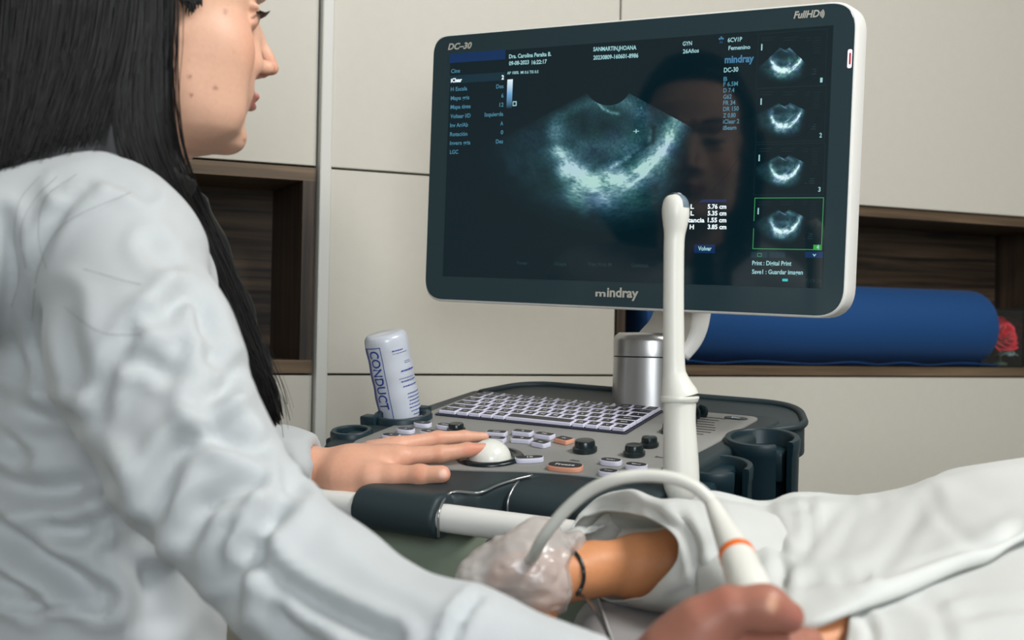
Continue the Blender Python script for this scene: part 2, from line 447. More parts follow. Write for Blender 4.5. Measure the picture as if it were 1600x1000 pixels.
# --- buttons, knobs, trackball
def button(cx, cy, wa, wb, rot, shape, side, s, ls=.0042, h=.0052):
    a, b = KF.hit(cx, cy, h)
    if shape == 'oval':
        n = 32; t = np.arange(n) / n * 2 * math.pi; ex = .75
        P = np.stack([np.sign(np.cos(t)) * abs(np.cos(t)) ** ex * wa / 2, np.sign(np.sin(t)) * abs(np.sin(t)) ** ex * wb / 2], 1)
    else: P = rounded_poly([(-wa/2, -wb/2), (wa/2, -wb/2), (wa/2, wb/2), (-wa/2, wb/2)], .003)
    c, sn = math.cos(rot), math.sin(rot); R = np.array([[c, sn], [-sn, c]])
    mb = MB(); V, F = prism(P @ R + [a, b], .0002, h, .0007, 2); mb.add(KF(V), F, 0)
    Q = P * np.array([1 - .0018/wa, 1 - .0018/wb]); Q = Q @ R + [a, b]
    mb.add(KF(np.c_[Q, np.full(len(Q), h + .00012)]), [tuple(range(len(Q)))], 1)
    T, TF = legend(s, ls)
    T = (T - [0, ls*.35]) @ R + [a, b]
    mb.add(KF(np.c_[T, np.full(len(T), h + .00025)]), TF, 2)
    mb.build('button', [side, M['keyk'], M['legend']], panel, auto=30)
W_, O_ = M['keyw'], M['keyo']
for args in [(660.5, 660, .021, .0135, 0, 'oval', W_, 'iT'), (634, 669.5, .021, .0135, 0, 'oval', W_, 'A'), (611, 679, .021, .0135, 0, 'oval', W_, 'M'),
             (696, 663, .021, .0135, 0, 'oval', W_, 'Menu'), (670.5, 673, .021, .0135, 0, 'oval', W_, 'Pat'), (647, 682, .021, .0135, 0, 'oval', W_, 'Rep'),
             (609, 688, .021, .0135, 0, 'oval', W_, 'Exit'),
             (776, 674, .023, .0115, .15, 'rect', W_, 'Dual'), (774, 683.5, .023, .0115, .15, 'rect', W_, 'Quad'),
             (817, 673, .023, .0115, 0, 'rect', W_, 'B'), (815.5, 684, .023, .0115, .1, 'rect', W_, 'M'),
             (851, 677.5, .022, .012, -.1, 'rect', W_, 'PW'), (845, 690, .019, .013, -.25, 'rect', W_, 'Set'), (881.5, 684.5, .019, .014, -.3, 'rect', O_, 'Clr'),
             (827, 714, .029, .013, .55, 'oval', W_, '10', .007), (883, 726, .036, .021, .1, 'oval', O_, 'Freeze', .0075),
             (954.5, 718, .0225, .014, 0, 'oval', W_, 'Save1'), (994, 725, .0225, .014, 0, 'oval', W_, 'Save2'), (950.5, 735, .0195, .0135, 0, 'oval', W_, 'Print')]:
    button(*args)
def knob(cx, cy, r, h, ridge=True):
    a, b = KF.hit(cx, cy, 0)
    prof = [(r*1.0, 0), (r*1.08, .001), (r*1.08, h*.35), (r*.92, h*.45), (r*.88, h*.85), (r*.8, h*.98), (r*.6, h)]
    V, F = lathe(prof, 36)
    mesh('knob', KF(V + np.array([a, b, .0003])), F, M['knob'], panel, auto=35)
knob(914, 706, .0118, .0125); knob(991, 712, .0105, .0115); knob(1014.7, 698, .0092, .0105); knob(713, 674, .0095, .009); knob(1047, 676, .0092, .0105)
a, b = KF.hit(766, 716, 0)
V, F = lathe([(.0225, 0), (.0345, 0), (.0345, .0016), (.033, .0032), (.0285, .0036), (.0245, .0022), (.0225, .0005)], 56, close=False)
mesh('trackball_ring', KF(V + np.array([a, b, .0002])), F, M['knob'], panel, auto=50)
mb = MB(); n = 20
prof = [(.0215 * math.cos(t), .0215 * math.sin(t) * .95 - .001) for t in np.linspace(0, math.pi/2 - .02, n)]
V, F = lathe(prof, 48); ball = mesh('trackball', KF(V + np.array([a, b, 0.0])), F, M['ball'], panel)
BALL = (a, b)
# slide potentiometers
sl0 = KF.hit(1097, 672)
for k in range(8):
    bb = sl0[1] - .018 + k * .0105; aa = .268 + .006 * math.sin(k * .9)
    V, F = lathe([(.0045, -.0022), (.0065, -.0014), (.0068, 0), (.0065, .0014), (.0045, .0022)], 24)
    V = place(V, (0, 0, 0), (0, 1, 0)); V = V * [1, 1, 1.25] + [aa + .018, bb, .006]
    mesh('slider_knob', KF(V), F, M['knob'], panel, auto=50)
    mesh('slider_slot', KF(box((aa - .004, bb - .0005, .0002), (aa + .046, bb + .0005, .0005))[0]), box((0,0,0),(1,1,1))[1], M['gap'], panel, smooth=False)
la, lb = KF.hit(1150, 654)
t = np.arange(36) / 36 * 2 * math.pi
V, F = prism(np.stack([la + .0135*np.cos(t), lb + .006*np.sin(t)], 1), 0.0002, .0012, .0004, 1)
mb = MB(); mb.add(KF(V), F, 0)
T, TF = legend('DC', .007); mb.add(KF(np.c_[T + [la, lb-.0025], np.full(len(T), .00135)]), TF, 1)
mb.build('badge', [M['bezel'], M['legend']], panel, auto=30)
for (x, y, s) in ((905, 716, 'Gain'), (1040, 711, 'Zoom')):
    mb = MB()
    T, TF = legend(s, .006); q = KF.hit(x, y); mb.add(KF(np.c_[T + [q[0], q[1]-.012], np.full(len(T), .0003)]), TF)
    mb.build('printed_mark', M['keyk'], panel)

# --- palm rest flowing into the handle, nose, gap floor, handle
def sdf_surface(f, lo, hi, h, newton=2):
    lo = np.array(lo, float); n = np.ceil((np.array(hi) - lo) / h).astype(int) + 1
    B = 12; G = np.full(n, 1.0, np.float32)
    nb = np.ceil(n / B).astype(int)
    ii = np.stack(np.meshgrid(*[np.arange(k) for k in nb], indexing='ij'), -1).reshape(-1, 3)
    cen = lo + (ii * B + B / 2) * h
    fc = f(cen); keep = ii[np.abs(fc) < B * h * 1.25]
    inside = ii[(fc <= -B * h * 1.25)]
    for b0 in inside: G[tuple(slice(b0[k]*B, b0[k]*B+B) for k in range(3))] = -1.0
    for s in range(0, len(keep), 160):
        ks = keep[s:s+160]
        off = np.stack(np.meshgrid(*[np.arange(B)] * 3, indexing='ij'), -1).reshape(-1, 3)
        idx = (ks[:, None, :] * B + off[None]).reshape(-1, 3)
        idx = idx[(idx < n).all(1)]
        G[idx[:, 0], idx[:, 1], idx[:, 2]] = f(lo + idx * h)
    S = G < 0; n0, n1, n2 = n
    c = np.zeros((n0-1, n1-1, n2-1), int)
    for d in np.ndindex(2, 2, 2): c += S[d[0]:n0-1+d[0], d[1]:n1-1+d[1], d[2]:n2-1+d[2]]
    cells = np.argwhere((c > 0) & (c < 8)); vid = -np.ones(c.shape, int); vid[tuple(cells.T)] = np.arange(len(cells))
    acc = np.zeros((len(cells), 3)); cnt = np.zeros(len(cells))
    corners = list(np.ndindex(2, 2, 2))
    for a_ in range(3):
        for d in corners:
            if d[a_]: continue
            e = list(d); e[a_] = 1
            g0 = G[tuple((cells + d).T)]; g1 = G[tuple((cells + e).T)]
            m = (g0 < 0) != (g1 < 0); t = np.zeros(len(cells)); t[m] = g0[m] / (g0[m] - g1[m])
            p = cells + np.array(d, float); p[:, a_] += t
            acc[m] += p[m]; cnt[m] += 1
    V = lo + (acc / cnt[:, None]) * h
    F = []
    for a_ in range(3):
        o1, o2 = (a_ + 1) % 3, (a_ + 2) % 3
        sl0_ = [slice(0, k) for k in n]; sl1_ = [slice(0, k) for k in n]; sl0_[a_] = slice(0, n[a_]-1); sl1_[a_] = slice(1, n[a_])
        A, Bq = S[tuple(sl0_)], S[tuple(sl1_)]
        e = np.argwhere(A != Bq)
        e = e[(e[:, o1] > 0) & (e[:, o2] > 0) & (e[:, o1] < n[o1]-1) & (e[:, o2] < n[o2]-1)]
        q = []
        for s1, s2 in ((0, 0), (1, 0), (1, 1), (0, 1)):
            cc = e.copy(); cc[:, o1] -= s1; cc[:, o2] -= s2; q.append(vid[tuple(cc.T)])
        q = np.stack(q, 1); fl = A[tuple(e.T)]
        q[~fl] = q[~fl][:, ::-1]; q = q[(q >= 0).all(1)]
        F.append(q)
    F = np.concatenate(F)
    for _ in range(newton):
        g0 = f(V); e = 5e-4
        g = np.stack([f(V + np.eye(3)[k] * e) - g0 for k in range(3)], 1) / e
        st = g0[:, None] * g / (np.sum(g * g, 1)[:, None] + 1e-6)
        l = np.linalg.norm(st, axis=1)[:, None]; V = V - st * np.minimum(1, h * .6 / (l + 1e-9))
    return V, F
def vnormals(V, F):
    F = np.asarray(F); N = np.zeros_like(V)
    fn = np.cross(V[F[:, 2]] - V[F[:, 0]], V[F[:, 3]] - V[F[:, 1]])
    for k in range(4): np.add.at(N, F[:, k], fn)
    return N / (np.linalg.norm(N, axis=1)[:, None] + 1e-12)
def smin(a, b, k):
    h = np.clip(.5 + .5 * (b - a) / k, 0, 1); return b * (1 - h) + a * h - k * h * (1 - h)
def smax(a, b, k): return -smin(-a, -b, k)
def cone(P, a, b, r1, r2):                   # capsule whose radius runs from r1 to r2
    a = np.array(a, float); b = np.array(b, float); d = b - a; L2 = d @ d + 1e-12
    t = np.clip(((P - a) @ d) / L2, 0, 1); return np.linalg.norm(P - a - t[:, None] * d, axis=1) - (r1 + (r2 - r1) * t)
def flatcone(P, a, b, r1, r2, n, k):         # the same, squashed by k along n
    n = np.array(n, float); n /= np.linalg.norm(n)
    a = np.array(a, float); b = np.array(b, float); d = b - a; t = np.clip(((P - a) @ d) / (d @ d + 1e-12), 0, 1)
    q = P - a - t[:, None] * d; c = q @ n; q = q + (c * (1 / k - 1))[:, None] * n
    return (np.linalg.norm(q, axis=1) - (r1 + (r2 - r1) * t)) * min(1.0, .5 + .5 * k)
def ell(P, c, R, rad):                       # ellipsoid, R rows = axes
    q = (P - np.array(c)) @ np.array(R, float).T / np.array(rad, float)
    k0 = np.linalg.norm(q, axis=1); k1 = np.linalg.norm(q / np.array(rad, float), axis=1)
    return k0 * (k0 - 1) / (k1 + 1e-9)
def chain(P, pts, rad, k=.004):
    d = None
    for i in range(len(pts) - 1):
        e = cone(P, pts[i], pts[i+1], rad[i], rad[i+1]); d = e if d is None else smin(d, e, k)
    return d
def poly2(q, P):                             # signed distance to a 2-D polygon
    P = np.asarray(P, float); d = np.full(len(q), 1e9); s = np.ones(len(q))
    for i in range(len(P)):
        a, b = P[i], P[i - 1]; e = b - a; w = q - a
        t = np.clip((w @ e) / (e @ e), 0, 1); d = np.minimum(d, np.sum((w - t[:, None] * e) ** 2, 1))
        c1 = q[:, 1] >= a[1]; c2 = q[:, 1] < b[1]; c3 = e[0] * w[:, 1] > e[1] * w[:, 0]
        m = (c1 & c2 & c3) | (~c1 & ~c2 & ~c3); s[m] *= -1
    return s * np.sqrt(d)

HD = np.array([math.cos(math.radians(28)), -math.sin(math.radians(28)), -.035])
H0 = np.array([-.061, 1.25, -.171])
hq = kinv(H0); print('handle axis', hq, kinv(H0 - HD*.1))
hL, hR = H0 - HD * .128, H0 + HD * .0
PALM_R = [KF.hit(x, y, h) for x, y, h in ((702, 790, -.0038), (720, 784, -.0036), (749, 771, -.0032), (777, 760, -.0025), (805, 751, -.002), (832, 744.5, -.001))]
PALM_R = [(p[0], max(p[1], -.249)) for p in PALM_R]
PALM_R[0] = (.1655, -.2505); PALM_R[1] = (.1735, -.2500); PALM_R[2] = (max(PALM_R[2][0], .186), -.2430); print('palm', PALM_R)
def palm(P):
    q = P - KF.o; A, Bc, Hh = q @ KF.u, q @ KF.v, q @ KF.w
    d1 = cone(P, hL + HD*.02, H0 - HD*.004, .0185, .0195)
    d1 = smax(d1, (P - H0) @ HD - .0, .004); 
    d1 = smax(d1, -((P - H0) @ HD) - .092, .004)
    pl = poly2(np.stack([A, Bc], 1), [(-.045, -.165), (.01, -.235), (.079, -.258), (.082, -.272), (.160, -.272), (.1635, -.262), *PALM_R, (.232, -.158), (.13, -.185), (.03, -.198)])
    tq = np.clip((-.155 - Bc) / .14, 0, 1); top = -.0008 - .0030 * tq ** 1.5
    th = np.maximum(Hh - top, top - .034 - Hh)
    d2 = smax(pl, th, .008)
    return smin(d1, d2, .012)
c0 = KF([.09, -.23, -.02])
V, F = sdf_surface(palm, c0 - [.17, .13, .07], c0 + [.17, .12, .07], .0028)
palm_o = mesh('palm_rest', V, F, M['shell'], mach)
tl = [np.array([p[0] + .0003, p[1], h + .0012]) for p, h in zip(PALM_R, (-.0042, -.0040, -.0034, -.0026, -.002, -.001))]
tl = [kinv(H0 + np.array([-.003, -.0125, -.0165])), kinv(H0 + np.array([-.003, -.0195, -.004])), kinv(H0 + np.array([-.002, -.0170, .0100]))] + [tl[0]] + tl[2:]
V, F = tube(catmull(KF(np.array(tl)), 5), .0012, 8)
mesh('edge_trim', V, F, M['chrome'], palm_o)
mb = MB(); n = 24
sec = rounded_poly([(-.150, -.0012), (-.196, -.004), (-.215, -.016), (-.213, -.036), (-.19, -.040), (-.150, -.040)], [.002, .02, .014, .01, .01, .002], 5)
aa_ = [.196, .199, .206, .216, .335, .343, .347]; sc_ = [.80, .92, .98, 1, 1, .97, .85]
V = []; m_ = sec.mean(0)
for A_, S_ in zip(aa_, sc_): V.append(np.c_[np.full(len(sec), A_), m_ + (sec - m_) * S_])
V = np.concatenate(V); ns = len(sec)
F = [(i*ns+j, i*ns+(j+1) % ns, (i+1)*ns+(j+1) % ns, (i+1)*ns+j) for i in range(len(aa_)-1) for j in range(ns)] + [tuple(range(ns))[::-1], tuple((len(aa_)-1)*ns+j for j in range(ns))]
nose = mesh('front_roll', KF(V), F, M['shell'], mach, auto=45)
V2 = np.c_[np.full(len(sec), .2055), m_ + (sec - m_) * 1.0]
V, F = tube(KF(V2[4:-6]), .0012, 6); mesh('edge_trim', V, F, M['chrome'], nose)
V, F = rbox((.205, -.262, -.058), (.35, -.15, -.041), .004)
mesh('front_ledge', KF(V), F, mat('ledge_plastic', (70, 86, 100), .5), mach, auto=40)
hp = [H0 - HD*.19 + [.0, .10, 0], H0 - HD*.185 + [-.005, .045, 0], H0 - HD * .168, H0 - HD*.1, H0, H0 + HD * .08, H0 + HD * .16, H0 + HD * .20 + [0, .002, 0], H0 + HD * .235 + [0, .03, .003], H0 + HD*.235 + [.015, .09, .008]]
V, F = tube(catmull(hp, 6), .0132, 24)
mesh('handle', V, F, M['white'], mach, auto=50)

# --- holders
def ring(mb, c, r_in, r_out, h0, h1, ax=None):
    V, F = lathe([(r_in, h0), (r_out - .0015, h0), (r_out, h0 + .0015), (r_out, h1 - .0025), (r_out - .0015, h1), (r_in + .0015, h1), (r_in, h1 - .0015), (r_in, h0)], 48, close=False)
    mb.add(KF(V + np.array([c[0], c[1], 0])), F)
c1_ = KF.hit(549, 671, .004)
mb = MB(); ring(mb, c1_, .0165, .0235, -.012, .004)
V, F = rbox((c1_[0] - .028, c1_[1] - .012, -.02), (c1_[0] + .03, c1_[1] + .012, -.006), .003); mb.add(KF(V), F)
mb.build('probe_ring', M['shell2'], mach, auto=40)
c2_ = KF.hit(629, 643, .008)
mb = MB(); ring(mb, c2_, .0262, .034, -.010, .006)
V, F = lathe([(.028, -.06), (.030, -.05), (.0335, -.008), (.0265, -.008), (.024, -.055), (.0, -.057)], 40, close=False)
mb.add(KF(V + np.array([c2_[0], c2_[1], 0])), F)
V, F = rbox((c2_[0] - .036, c2_[1] - .035, -.012), (c2_[0] - .016, c2_[1] - .020, .0075), .002); mb.add(KF(V), F)
V, F = rbox((c2_[0] - .01, c2_[1] + .026, -.01), (c2_[0] + .015, c2_[1] + .04, .0075), .002); mb.add(KF(V), F)
mb.build('bottle_ring', M['shell2'], mach, auto=40)
def cup(px, py, r, dep, top, slot, name='probe_holder'):
    d = KF.hit(px, py, top); C = KF([d[0], d[1], top])
    n = 56; a0 = slot; gap = .27
    ang = np.linspace(a0 + gap, a0 + 2*math.pi - gap, n); mb = MB()
    prof = [(r*.76, -dep*.95), (r*.80, -.002), (r*.84, 0), (r*.97, 0), (r*1.0, -.003), (r*.98, -.014), (r*.96, -.016), (r*.92, -dep)]
    K3 = lambda q: C + q[:, 0:1]*KF.u + q[:, 1:2]*KF.v + q[:, 2:3]*KF.w
    V = np.concatenate([K3(np.c_[q*np.cos(ang), q*np.sin(ang), np.full(n, z)]) for q, z in prof])
    m = len(prof); F = [(i*n+j, i*n+j+1, ((i+1) % m)*n+j+1, ((i+1) % m)*n+j) for i in range(m) for j in range(n-1)]
    F += [tuple(i*n for i in range(m)), tuple(i*n+n-1 for i in range(m))[::-1]]
    mb.add(V, F); V, F = lathe([(r*.8, -dep-.004), (r*.93, -dep-.004), (r*.93, -dep+.004), (r*.8, -dep+.004)], 40); mb.add(K3(V), F)
    return mb.build(name, M['shell2'], mach, auto=40), C
cup(1191, 682, .0395, .10, .004, -.62)
cup(1118, 725, .0375, .095, -.004, -.45)
_, C3 = cup(1055, 778, .031, .08, -.020, -.3)
for q0, q1 in (((.335, .03), (.40, .085)), ((.325, -.12), (.372, .0)), ((.325, -.20), (.365, -.13))):
    V, F = rbox((q0[0], q0[1], -.045), (q1[0], q1[1], -.012), .004)
    mesh('holder_bracket', KF(V), F, M['shell2'], mach, auto=40)

# --- column, arm
cc = at(1013, 628, 1.60); 
V, F = lathe([(.0445, -.02), (.0435, .0), (.0420, .053), (.0415, .0535)], 56)
col_o = mesh('monitor_column', cc + V, F, M['steel'], mach, auto=40)
V, F = lathe([(.0425, .0545), (.0425, .072), (.041, .078), (.036, .082), (.0, .083)], 56, close=False)
mesh('column_cap', cc + V, F, M['steel'], col_o, auto=50)
Lp = [(1001, 526), (1012, 514), (1024, 500), (1031, 482), (1034, 455), (1034, 420)]
Rp = [(1062, 556), (1078, 534), (1086, 512), (1089, 487), (1090, 460), (1090, 420)]
dz = [1.60, 1.60, 1.60, 1.60, 1.59, 1.58]
Lc, Rc = catmull([at(x, y, d) for (x, y), d in zip(Lp, dz)], 5), catmull([at(x, y, d) for (x, y), d in zip(Rp, dz)], 5)
n = len(Lc); off = np.array([.008, .014, 0]); V = np.concatenate([Lc - off, Rc - off, Rc + off, Lc + off])
F = [(k*n+i, k*n+i+1, ((k+1) % 4)*n+i+1, ((k+1) % 4)*n+i) for k in range(4) for i in range(n-1)] + [(0, n, 2*n, 3*n), (4*n-1, 3*n-1, 2*n-1, n-1)]
arm = mesh('monitor_arm', V, F, M['armb'], mach, auto=40)
V, F = tube(Rc + np.array([.002, -.01, 0]), np.linspace(.004, .0075, n), 12, squash=2.2)
mesh('arm_trim', V, F, M['white'], arm)

# --- lower body, base, casters (upright)
BF = Frame((KF.o[0], KF.o[1], 0), 28.186, 0, 0)
V, F = rbox((-.10, -.225, -.80), (.33, .16, -.185), .03, 4)
body = mesh('machine_body', BF(V), F, M['body'], mach, auto=40)
V, F = rbox((.02, -.06, -.24), (.30, .12, -.125), .02, 3); mesh('console_neck', BF(V), F, M['shell'], mach, auto=40)
V, F = rbox((-.07, -.20, -.90), (.37, .20, -.80), .03, 4); mesh('base', BF(V), F, M['shell'], mach, auto=40)
for sa, sb in ((-.03, -.15), (.33, -.15), (-.03, .15), (.33, .15)):
    V, F = lathe([(.02, -.015), (.048, -.014), (.05, -.008), (.05, .008), (.048, .014), (.02, .015)], 32)
    V = place(V, (sa, sb, -.95), (1, 0, 0), (0, 0, 1)); mb = MB(); mb.add(BF(V), F)
    V, F = rbox((sa-.02, sb-.02, -.93), (sa+.02, sb+.02, -.89), .004); mb.add(BF(V), F)
    mb.build('caster', M['shell2'], mach, auto=40)

# --- monitor
MF = Frame((.1188, 1.4972, .1952), 32.466, 1.07, -1.98)
def mpix(x, y, depth=0.0):                   # pixel -> (a, up) on the monitor face
    d = ray(x, y); O = MF.o + MF.v * depth; q = d * ((O @ MF.v) / (d @ MF.v)) - O
    return np.array([q @ MF.u, q @ MF.w])
def MP(V):                                   # (a, up, toward the viewer) -> site
    V = np.asarray(V, float); return MF.o + V[:, 0:1]*MF.u + V[:, 1:2]*MF.w - V[:, 2:3]*MF.v
l, r_ = mpix(671, 270)[0], mpix(1327, 250)[0]; tp_, bt_ = mpix(1000, 31)[1], mpix(1000, 481)[1]
P = rounded_poly([(l, bt_), (r_, bt_), (r_, tp_), (l, tp_)], [.026, .030, .028, .022], 10)
Po = rounded_poly([(l-.0015, bt_-.0028), (r_+.003, bt_-.0028), (r_+.003, tp_+.0022), (l-.0015, tp_+.0022)], [.027, .033, .03, .023], 10)
V, F = prism(Po, -.031, .0, .003, 3); mon = mesh('monitor', MP(V), F, M['white'], mach, auto=40)
V, F = prism(P, -.003, .0006, .0004, 1); bez = mesh('bezel', MP(V), F, M['bezel'], mon, auto=30)
V, F = rbox((-.16, -.10, -.055), (.18, .10, -.030), .012, 3); mesh('rear_housing', MP(V), F, M['armb'], mon, auto=40)
S4 = [mpix(*p) for p in ((699, 86), (1297, 40), (1291, 451), (698, 431))]
sl_, sr_ = -.238, .238; st_, sb_ = .134, -.134
V, F = prism(np.array([(sl_, sb_), (sr_, sb_), (sr_, st_), (sl_, st_)]), .0, .0008, 0)
mesh('screen', MP(V), F, M['screen'], mon, smooth=False)
PXM = 1.5 / FPX                              # metres per pixel at the monitor, about
def mtext(mb, s, x, y, cap, x2=None, m=0, bold=.02, shear=0.0, z=.0011, y2=None, right=False):
    T, F = text2d(s, 1.0, bold, shear)
    if not len(T): return
    w = T[:, 0].max(); mn = T[:, 0].min(); p = mpix(x, y); sy = cap * PXM / .7
    if x2 is not None:
        q = mpix(x2, y if y2 is None else y2); sx = (q[0] - p[0]) / (w - mn)
    else: sx = sy
    T = T - [mn, 0]
    X = p[0] + T[:, 0] * sx - (w * sx if right else 0); Y = p[1] + T[:, 1] * sy
    if y2 is not None and x2 is not None: Y = Y + (q[1] - p[1]) * T[:, 0] / (w - mn)
    mb.add(MP(np.c_[X, Y, np.full(len(X), z)]), F, m)
def mrect(mb, x0, y0, x1, y1, m=0, z=.00095):  # by opposite pixel corners
    a, c = mpix(x0, y0), mpix(x0, y1); b = mpix(x1, y0)
    mb.add(MP([(a[0], c[1], z), (b[0], c[1], z), (b[0], a[1], z), (a[0], a[1], z)]), [(0, 1, 2, 3)], m)
G1 = glow('text_dim_teal', (84, 146, 172), .6); G2 = glow('text_pale', (160, 210, 215), .75); G3 = glow('text_white', (225, 240, 245), 1.0)
G4 = glow('text_blue', (72, 130, 170), .7); G5 = glow('text_faint', (40, 66, 72), .5)
B1 = glow('strip_blue', (14, 52, 100), .6); B2 = glow('strip_teal', (18, 52, 66), .6); GR = glow('frame_green', (60, 150, 90), .7); GB = glow('green_block', (50, 150, 60), .9)
mb = MB()
for s, x, y, x2 in (('Cine', 705.5, 114.4, 719.5), ('H Escala', 705, 142.7, 730.7), ('Mapa gris', 705, 156.7, 734), ('Mapa tinte', 704.7, 170.5, 736), ('Voltear I/D', 704.5, 185, 736),
                    ('Inv Ar/Ab', 704, 199, 732), ('Rotación', 703.8, 213, 731), ('Invers gris', 703.7, 226.7, 735.5), ('LGC', 703.7, 240.7, 716.7)):
    mtext(mb, s, x, y, 6.6, x2, 0)
for s, x, y, x2 in (('Des', 776, 138.5, 787.5), ('6', 784, 152.7, 787.5), ('12', 781, 167, 787.5), ('Izquierda', 758, 182.3, 787), ('A', 782.5, 196, 787), ('0', 783, 210, 787), ('Des', 775.5, 224.3, 786.6)):
    mtext(mb, s, x, y, 6.6, x2, 0)
mtext(mb, 'iClear', 705.3, 129, 6.6, 722.5, 1, .035); mtext(mb, '2', 784.5, 124.3, 6.8, 788, 1, .035)
mrect(mb, 703, 84.5, 790.5, 99, 2); mrect(mb, 703, 118.5, 790.5, 131, 3, .0009)
mb.build('menu_text', [G1, G3, B1, B2], mon)
mb = MB()
mtext(mb, 'Dra. Carolina Peralta B.', 796, 91.5, 6.4, 862, 0, .025, y2=87.5); mtext(mb, '09-08-2023', 796, 102.3, 6.4, 827, 0, .025); mtext(mb, '16:22:17', 831.5, 100.8, 6.4, 855, 0, .025)
mb.build('operator_text', [G2], mon); mb = MB()
mtext(mb, 'AP 100%  MI 0.6 TIS 0.5', 793, 116.5, 4.6, 842, 0, .015, y2=114.3)
mb.build('output_text', [G2], mon); mb = MB()
mtext(mb, 'SANMARTIN,JHOANA', 927.7, 80.3, 6.4, 995, 0, .025, y2=77.5); mtext(mb, '20230809-160601-8986', 927.7, 93.5, 6.4, 998, 0, .025, y2=90)
mb.build('patient_text', [G2], mon); mb = MB()
mtext(mb, 'GYN', 1067.3, 71.8, 6.2, 1081.7); mtext(mb, '26Años', 1067.5, 83.8, 6.2, 1092.5)
mb.build('exam_text', [G2], mon); mb = MB()
mtext(mb, '6CV1P', 1137.6, 66.3, 6.4, 1160); mtext(mb, 'Femenino', 1138.8, 78.5, 6.0, 1172.8, y2=76.5)
mtext(mb, 'DC-30', 1131.6, 113.3, 6.8, 1154)
mtext(mb, 'mindray', 1132.8, 98.8, 10.5, 1178.5, 1, .035, y2=96.5); mtext(mb, '*', 1123, 75.5, 16, 1131, 1, .04)
for s, y, x2 in (('B', 127, 1137), ('F 6.5M', 135.2, 1153.4), ('D 7.4', 144.9, 1148), ('G62', 154.8, 1143.6), ('FR 34', 164.3, 1149.6), ('DR 150', 173.9, 1154.8), ('Z 0.80', 184, 1150), ('iClear 2', 193.6, 1155.6), ('iBeam', 203.2, 1151)):
    mtext(mb, s, 1131 - (y-127)*.012, y, 6.3, x2, 2)
mb.build('probe_settings_text', [G2, G4, G1], mon)
mb = MB()
mrect(mb, 1040, 312, 1136, 316.5, 1)
for s, sx2, v, y in (('UT L', 1084.8, '5.76 cm', 326.2), ('UT L', 1084.8, '5.35 cm', 336.6), ('Distancia', 1101.3, '1.55 cm', 347.2), ('UT H', 1084.8, '3.85 cm', 357.8)):
    mtext(mb, s, 1061.5, y, 6.6, sx2, 0, .03); mtext(mb, v, 1106.3, y, 6.6, 1135.4, 0, .03)
mb.build('measurement_text', [G3, B1], mon); mb = MB()
mrect(mb, 1085.6, 382, 1118, 395.3, 1); mtext(mb, 'Volver', 1091.3, 391.3, 6.2, 1112.4, 2, .03)
mb.build('return_button', [G3, B1, G2], mon); mb = MB()
mtext(mb, '+', 990, 210, 9, 999, 2, .0); mtext(mb, '+', 1000, 172, 6, 1005, 3, .0)
mb.build('caliper_mark', [G3, B1, G2, G1], mon)
mb = MB()
mtext(mb, 'Print : Digital Print', 1175.8, 414.2, 6.4, 1237, 0, .02, y2=415); mtext(mb, 'Save1 : Guardar imagen', 1175.5, 427.7, 6.4, 1255, 0, .02, y2=429)
mb.build('print_text', [G2], mon); mb = MB()
for s, x, y, x2 in (('Power', 808, 413.4, 825.3), ('iScape', 866.6, 414.7, 886), ('Free Xros M', 920, 415.4, 956.3), ('Contrast', 987, 417, 1014)): mtext(mb, s, x, y, 6, x2, 1)
mb.build('softkey_text', [G2, G5], mon); mb = MB()
mtext(mb, '17:19:26', 1256, 441, 5, 1285, 1); mrect(mb, 1223, 435.5, 1231.5, 439.5, 2)
mrect(mb, 1174, 393.5, 1200, 402.5, 3); mrect(mb, 1203, 393.8, 1228, 402.8, 3); mrect(mb, 1259, 393, 1287, 402.5, 4)
for x0 in (1184, 1211, 1220):
    for e in ((x0, 395.5, x0+7, 396.3), (x0, 400.3, x0+7, 401.1), (x0, 395.5, x0+.9, 401.1), (x0+6.1, 395.5, x0+7, 401.1)): mrect(mb, *e, 5 if x0 < 1200 else 1, .0012)
mtext(mb, 'v', 1270, 400.5, 5, 1276, 0)
mb.build('status_icons', [G2, G5, glow('cyan_block', (60, 190, 190), .8), B2, B1, GR], mon)
